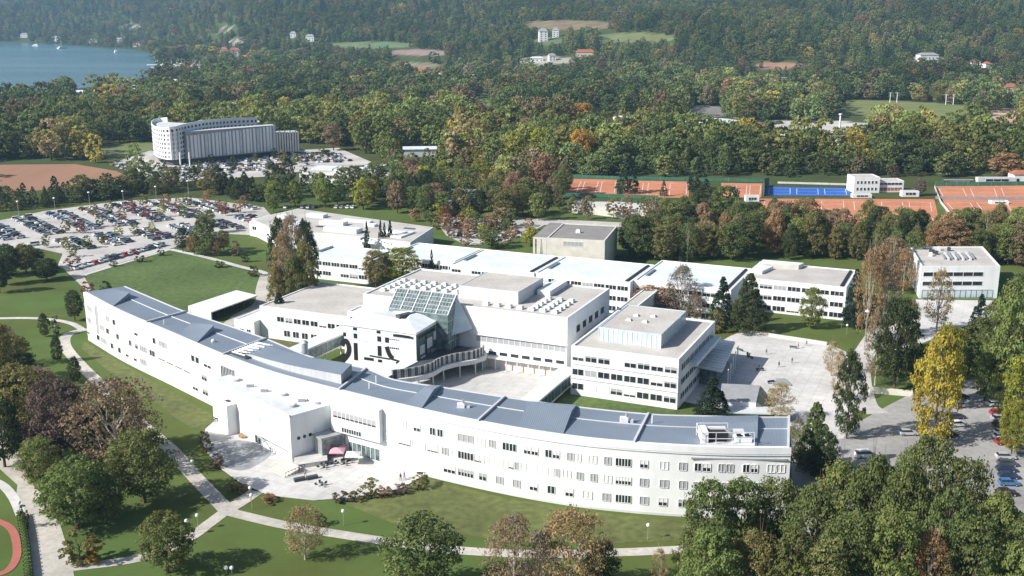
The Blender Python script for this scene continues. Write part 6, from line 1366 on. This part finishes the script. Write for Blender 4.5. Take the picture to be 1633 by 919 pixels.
CC = [('silver', (.45, .46, .48)), ('white', (.78, .78, .77)), ('black', (.012, .012, .014)), ('dark grey', (.07, .075, .085)), ('dark blue', (.02, .04, .10)), ('grey', (.20, .21, .22)), ('red', (.35, .02, .02)), ('blue', (.05, .16, .36)), ('dark green', (.02, .06, .04))]
CWt = [24, 17, 18, 14, 9, 9, 5, 3, 1]
ncar = 0
def far_car(x, y, rot, where):
    global ncar
    nm, c = random.choices(CC, CWt)[0]; o = bpy.data.objects.new('parked_car', CARS[random.choice(('hatch', 'sedan', 'hatch', 'van'))][4]); C.objects.link(o)
    o.location = (x, y, .05); o.rotation_euler = (0, 0, rot+random.choice((0, math.pi))+random.uniform(-.03, .03)); o.color = (*c, 1)
    tag(o, '%s car parked in the %s' % (nm, where), 'car', '%s cars in the %s' % (nm, where)); ncar += 1
def near_car(px, py, rot, col, label, style='hatch'):
    global ncar
    x, y = W(px, py); e = empty('parked_car', label, 'car', (x, y, .05), rot); c = dict(CC).get(col, (.5, .5, .5)); b_, g, rf, wh, al = CARS[style]
    for nm, me in (('body', b_), ('glazing', g), ('roof', rf)): o = bpy.data.objects.new(nm, me); C.objects.link(o); o.parent = e; o.color = (*c, 1)
    for xx in (-1.35, 1.35):
        for yy in (-.8, .8): o = bpy.data.objects.new('wheel', wh); C.objects.link(o); o.parent = e; o.location = (xx, yy, .33)
    ncar += 1
for a in ((1448, 694, 0.02, 'silver', 'silver hatchback driving alone across the east parking lot'), (1510, 697, .12, 'black', 'black car parked under the tall yellow tree', 'van'), (1525, 668, .25, 'dark grey', 'dark grey car just behind the black one under the yellow tree'), (1530, 650, .3, 'silver', 'silver car in the row behind the yellow tree'), (1531, 636, .3, 'black', 'black car at the far end of the row behind the yellow tree'), (1380, 730, .05, 'white', 'white van half hidden behind the grove', 'van'), (1528, 680, .2, 'white', 'white car between the dark ones behind the yellow tree'),
          (1590, 622, .05, 'black', 'black car at the far end of the right hand row'), (1588, 636, .05, 'silver', 'silver car second from the far end of the right hand row'), (1588, 648, .05, 'white', 'white car behind the red one in the right hand row'), (1592, 662, .05, 'red', 'small red car in the right hand row'), (1597, 681, 0, 'black', 'black car in front of the small red one'), (1600, 694, 0, 'silver', 'silver car behind the dark red estate'), (1598, 700, 0, 'white', 'white car directly behind the dark red estate'), (1602, 709, 0, 'red', 'dark red estate at the front of its row'), (1603, 732, -.05, 'silver', 'silver car leading the nearest blue row'), (1606, 743, -.05, 'dark grey', 'dark grey car second in the nearest row'), (1604, 752, -.05, 'dark blue', 'dark blue car third in the nearest row'), (1608, 763, -.05, 'dark blue', 'dark blue car fourth in the nearest row'), (1608, 774, -.05, 'blue', 'light blue car fifth in the nearest row'), (1605, 790, -.05, 'black', 'black car at the near end of the nearest row'), (1285, 735, 1.2, 'red', 'red car in the shade of the curved building end'), (1632, 705, 0, 'grey', 'grey car cut by the right picture edge'), (1632, 722, 0, 'silver', 'silver car cut by the right picture edge'), (1595, 671, 0, 'silver', 'silver car between red and black ones'), (1600, 688, 0, 'dark grey', 'dark grey car between black and silver ones')):
    near_car(*a)
Ax, Bx = Vector((.63, -.777)), Vector((.777, .63)); LOTP = [W(*p) for p in ((-30, 362), (70, 342), (190, 326), (300, 319), (412, 331), (432, 350), (398, 366), (330, 366), (270, 390), (130, 420), (60, 392), (-30, 392))]
cand = []
for k in range(-1, 9):
    for side in (-1, 1):
        Bc = 134.5+16.7*k+side*5.6
        for (A0, A1) in ((-560, -497), (-484, -456)):
            m_ = int((A1-A0)/2.7)
            for i in range(m_):
                v = Ax*(A0+2.7*(i+.5))+Bx*Bc
                if inpoly(v.x, v.y, LOTP) and random.random() < .90 and not any((v.x-a)**2+(v.y-b)**2 < 2.2**2 for a, b, c in TREES): cand.append((v.x, v.y))
cand.sort(key=lambda v: v[1]); FARC = cand[255:]
for v in cand[:255]: far_car(v[0], v[1], math.atan2(Bx.y, Bx.x), 'big parking lot behind the lawn')
p0, p1 = Vector(W(122, 432)), Vector(W(268, 392)); n_ = int((p1-p0).length/2.6)
for i in range(n_):
    v = p0.lerp(p1, (i+.5)/n_)+Vector((-2.5, 1)); d_ = (p1-p0).normalized(); far_car(v.x, v.y, math.atan2(d_.y, d_.x)+1.35, 'row along the lawn edge')
# hundreds of tiny cars in the distant lots read as one mass
def distant_cars():
    pts = []
    for poly, sp in (([(250, 270), (300, 262), (470, 244), (530, 240), (560, 258), (500, 262), (330, 284), (260, 286)], 6.0), ([(690, 356), (780, 352), (860, 372), (790, 392), (740, 384)], 6.5), ([(1190, 207), (1260, 202), (1395, 216), (1390, 225), (1290, 227), (1190, 220)], 7), ([(600, 336), (560, 330), (420, 326), (430, 335)], 7), ([(175, 258), (240, 262), (240, 275), (180, 268)], 5)):
        ww = [W(*p) for p in poly]; xs = [p[0] for p in ww]; ys = [p[1] for p in ww]; y = min(ys); r_ = 0
        while y < max(ys):
            x = min(xs)
            while x < max(xs):
                if inpoly(x, y, ww) and random.random() < .62 and not any((x-a)**2+(y-b)**2 < 9 for a, b, c in TREES): pts.append((x, y))
                x += 2.8
            r_ += 1; y += sp if r_ % 2 else sp*2
    mm = {}; mb = MB(); pts += [(x, y, math.atan2(Bx.y, Bx.x)) for x, y in FARC]
    cols = {'silver': lgrey, 'white': white, 'black': black, 'dark grey': dgrey, 'dark blue': dgrey, 'grey': mgrey, 'red': redtile, 'blue': shut, 'dark green': black}
    for q_ in pts:
        x, y = q_[:2]
        m = cols[random.choices(CC, CWt)[0][0]]; a = (q_[2] if len(q_) > 2 else 1.35)+random.uniform(-.05, .05); c_, s_ = math.cos(a), math.sin(a)
        T2 = lambda u, v: (x+u*c_-v*s_, y+u*s_+v*c_)
        mb.prism([T2(-2.1, -.85), T2(2.1, -.85), T2(2.1, .85), T2(-2.1, .85)], .3, .95, m, bottom=False)
        q0 = [T2(-1.7, -.78), T2(.9, -.78), T2(.9, .78), T2(-1.7, .78)]; q1 = [T2(-1.3, -.62), T2(.35, -.62), T2(.35, .62), T2(-1.3, .62)]
        for k in range(4): j = (k+1) % 4; mb.face([(*q0[k], .95), (*q0[j], .95), (*q1[j], 1.45), (*q1[k], 1.45)], glass)
        mb.face([(*p, 1.45) for p in q1], m)
    o = mb.obj('distant_cars'); o['kind'] = 'stuff'; tag(o, 'mass of tiny parked cars in the distant lots around hotel and tennis courts', 'cars'); print('DIST', len(pts), 'cars', ncar)
distant_cars()
# ---------------------------------------------------------------- lamps
def lamp(px, py, h_, label, group=None, big=False, tall=False):
    x, y = W(px, py); e = empty('street_lamp', label, 'lamp', (x, y, 0), 0, group); mb = MB(); mb.tube((0, 0, 0), (0, 0, h_), .12 if big else .06, .08 if big else .05, metal, 6); mb.obj('pole', e)
    mb = MB()
    if tall: mb.tube((0, 0, h_), (0, 0, h_+.5), .7, .35, white, 8)
    else: mb.ball((0, 0, h_+.25), .38, white, 10, 6)
    mb.obj('lamp_head', e)
for px, py in ((31, 352), (89, 346), (144, 336), (198, 334), (250, 326), (301, 316), (386, 318)): lamp(px, py, 9, 'tall lamp at the far edge of the big parking lot', 'tall lamps at the far edge of the big parking lot', True, True)
for px, py, lab in ((548, 838, 'globe lamp on the lawn right of the tan tree'), (1033, 861, 'globe lamp at the right end of the lower path'), (680, 878, 'globe lamp beside the big green tree'), (308, 756, 'globe lamp beside the diagonal path'), (402, 812, 'globe lamp near the path junction'), (400, 800, 'globe lamp behind the path junction'), (316, 845, 'globe lamp on the branch path'), (299, 854, 'globe lamp lower on the branch path'), (33, 824, 'globe lamp between road and side path'), (271, 726, 'globe lamp at the upper end of the diagonal path'), (390, 406, 'globe lamp on the grass right of the parking lot'), (88, 535, 'globe lamp at the round path bend'), (1342, 524, 'globe lamp on the sunny lawn corner'), (1350, 534, 'globe lamp just in front of the lawn corner one')): lamp(px, py, 2.8, lab)
for k, (px, py) in enumerate(((361, 916), (370, 916))): lamp(px, py, 1.0, ['left of two low white lamps at the bottom edge', 'right of two low white lamps at the bottom edge'][k])
lamp(1378, 560, 12, 'tall mast with a flat white panel beside the east lane', None, True, True)
for k, (px, py) in enumerate(((502, 722), (516, 712))):
    x, y = W(px, py); mb = MB(); mb.tube((0, 0, 0), (0, 0, 7.5), .1, .07, white, 6); mb.ball((0, 0, 7.55), .13, white); tag(mb.obj('flagpole', loc=(x, y, .2)), ['left white flagpole before the entrance porch', 'right white flagpole before the entrance porch'][k], 'flagpole')
x, y = W(1365, 693); mb = MB(); mb.box((-.7, -.15), (1, 0), (0, 1), 1.4, .3, .3, 3.4, white); mb.box((-.5, -.1), (1, 0), (0, 1), .15, .2, 0, .3, metal); mb.box((.35, -.1), (1, 0), (0, 1), .15, .2, 0, .3, metal)
tag(mb.obj('info_sign', loc=(x, y, 0)), 'upright blank white sign panel beside the columnar tree', 'sign')
# ---------------------------------------------------------------- people on the terrace and the plaza
def person_mesh():
    me = bpy.data.meshes.new('person'); V = [(0, 0, .95), (0, 0, 1.2), (0, 0, 1.42), (0, 0, 1.52), (0, .02, 1.66), (0, .02, 1.76), (.19, 0, 1.40), (.26, .03, 1.12), (.27, .12, .9), (-.19, 0, 1.40), (-.26, -.02, 1.12), (-.27, .05, .88), (.1, 0, .9), (.12, .12, .5), (.12, .08, .08), (.12, .2, .04), (-.1, 0, .9), (-.12, -.1, .5), (-.12, -.2, .08), (-.12, -.08, .04)]
    E_ = [(0, 1), (1, 2), (2, 3), (3, 4), (4, 5), (2, 6), (6, 7), (7, 8), (2, 9), (9, 10), (10, 11), (0, 12), (12, 13), (13, 14), (14, 15), (0, 16), (16, 17), (17, 18), (18, 19)]
    Rr_ = [.15, .14, .13, .06, .1, .08, .07, .05, .035, .07, .05, .035, .1, .07, .045, .04, .1, .07, .045, .04]
    me.from_pydata(V, E_, []); o = bpy.data.objects.new('person', me); C.objects.link(o); md = o.modifiers.new('skin', 'SKIN')
    for k, s_ in enumerate(me.skin_vertices[0].data): s_.radius = (Rr_[k], Rr_[k]*.85); s_.use_root = (k == 0)
    o.modifiers.new('sub', 'SUBSURF').levels = 1; me.materials.append(cloth)
    dg = bpy.context.evaluated_depsgraph_get(); m2 = bpy.data.meshes.new_from_object(o.evaluated_get(dg)); bpy.data.objects.remove(o)
    m2.materials.clear(); m2.materials.append(cloth); m2.materials.append(skin); m2.materials.append(dgrey)
    for p in m2.polygons:
        z = p.center.z; p.material_index = 1 if (z > 1.5 or (z < 1.0 and abs(p.center.x) > .22)) else (2 if z < .93 else 0)
    return m2
pm = person_mesh(); pm.name = 'person'
for px, py, c, lab in ((478, 757, (.05, .05, .07), 'person in dark clothes at the left of the outdoor steps'), (487, 762, (.3, .2, .15), 'person in a brown jacket at the foot of the outdoor steps'), (639, 768, (.03, .03, .04), 'person in black sitting area at the terrace rim by the curved wall'), (645, 765, (.2, .05, .05), 'person in a dark red top beside the one in black'), (1222, 566, (.1, .1, .12), 'person in grey standing on the east plaza'), (1242, 586, (.03, .03, .05), 'person in black in the middle of the east plaza'), (1263, 580, (.05, .06, .12), 'person in dark blue on the east plaza'), (1273, 556, (.3, .1, .08), 'person in red at the back of the east plaza'), (1210, 590, (.05, .05, .05), 'person in black near the plaza canopy'), (1286, 552, (.1, .1, .1), 'person in grey at the cream garden wall')):
    x, y = W(px, py); o = bpy.data.objects.new('person', pm); C.objects.link(o); o.location = (x, y, .2 if py > 700 else .1); o.rotation_euler = (0, 0, random.random()*6); o.color = (*c, 1); o.scale = (1.0, 1.0, 1.0); tag(o, lab, 'person')
    h_ = MB(); h_.ball((0, -.01, 1.74), .105, dgrey, 8, 5, .8); h_.obj('hair', o)
for px, py in ((1212, 592), (1192, 566), (1196, 572), (1230, 612), (1180, 560), (1265, 556)):
    x, y = W(px, py); e = empty('park_bench', 'small dark bench on the east plaza', 'bench', (x, y, .06), random.random()*3, 'dark benches on the east plaza')
    mb = MB(); mb.box((-1.1, -.25), (1, 0), (0, 1), 2.2, .5, .4, .48, dgrey); mb.obj('seat', e)
    mb = MB(); mb.box((-1.1, .2), (1, 0), (0, 1), 2.2, .06, .48, .85, dgrey); mb.obj('backrest', e)
    for s_ in (-.9, .8): mb = MB(); mb.box((s_, -.2), (1, 0), (0, 1), .1, .4, 0, .4, dgrey); mb.obj('leg', e)
mb = MB(); A, B, Cc, D = [W(*p) for p in ((1238, 606), (1252, 606), (1262, 616), (1232, 616))]; mb.prism([A, B, Cc, D], .07, .45, mgrey); c_ = A; tag(mb.obj('stone_table'), 'low grey rectangular stone slab on the east plaza', 'plinth')
# repeats of one group get their place in the row, counted from the left of the picture
def ordn(k): return '%d%s' % (k, 'th' if 10 <= k % 100 <= 20 else {1: 'st', 2: 'nd', 3: 'rd'}.get(k % 10, 'th'))
_g = {}
for o in C.objects:
    if o.parent is None and 'group' in o and 'label' in o: _g.setdefault((o['group'], o['label']), []).append(o)
for (g_, l_), os_ in _g.items():
    if len(os_) < 2: continue
    os_.sort(key=lambda o: P(*o.location)[0])
    for k, o in enumerate(os_): o['label'] = '%s %s, counted from the left' % (ordn(k+1), l_) if len(l_.split()) <= 11 else '%s from left, %s' % (ordn(k+1), l_)
# ---------------------------------------------------------------- haze
hz = bpy.data.materials.new('haze'); hz.use_nodes = True; N, L = nodes(hz); N.remove(N['Principled BSDF']); pv = N.new('ShaderNodeVolumePrincipled')
pv.inputs['Color'].default_value = (.40, .68, 1, 1); pv.inputs['Density'].default_value = HAZE = .00009; pv.inputs['Anisotropy'].default_value = .2
L.new(pv.outputs[0], N['Material Output'].inputs['Volume'])
mb = MB(); mb.prism([(-7600, -7600), (7600, -7600), (7600, 7600), (-7600, 7600)], -4, 262, hz); o = mb.obj('haze'); o['kind'] = 'stuff'; tag(o, 'thin bluish haze over the whole landscape', 'haze')
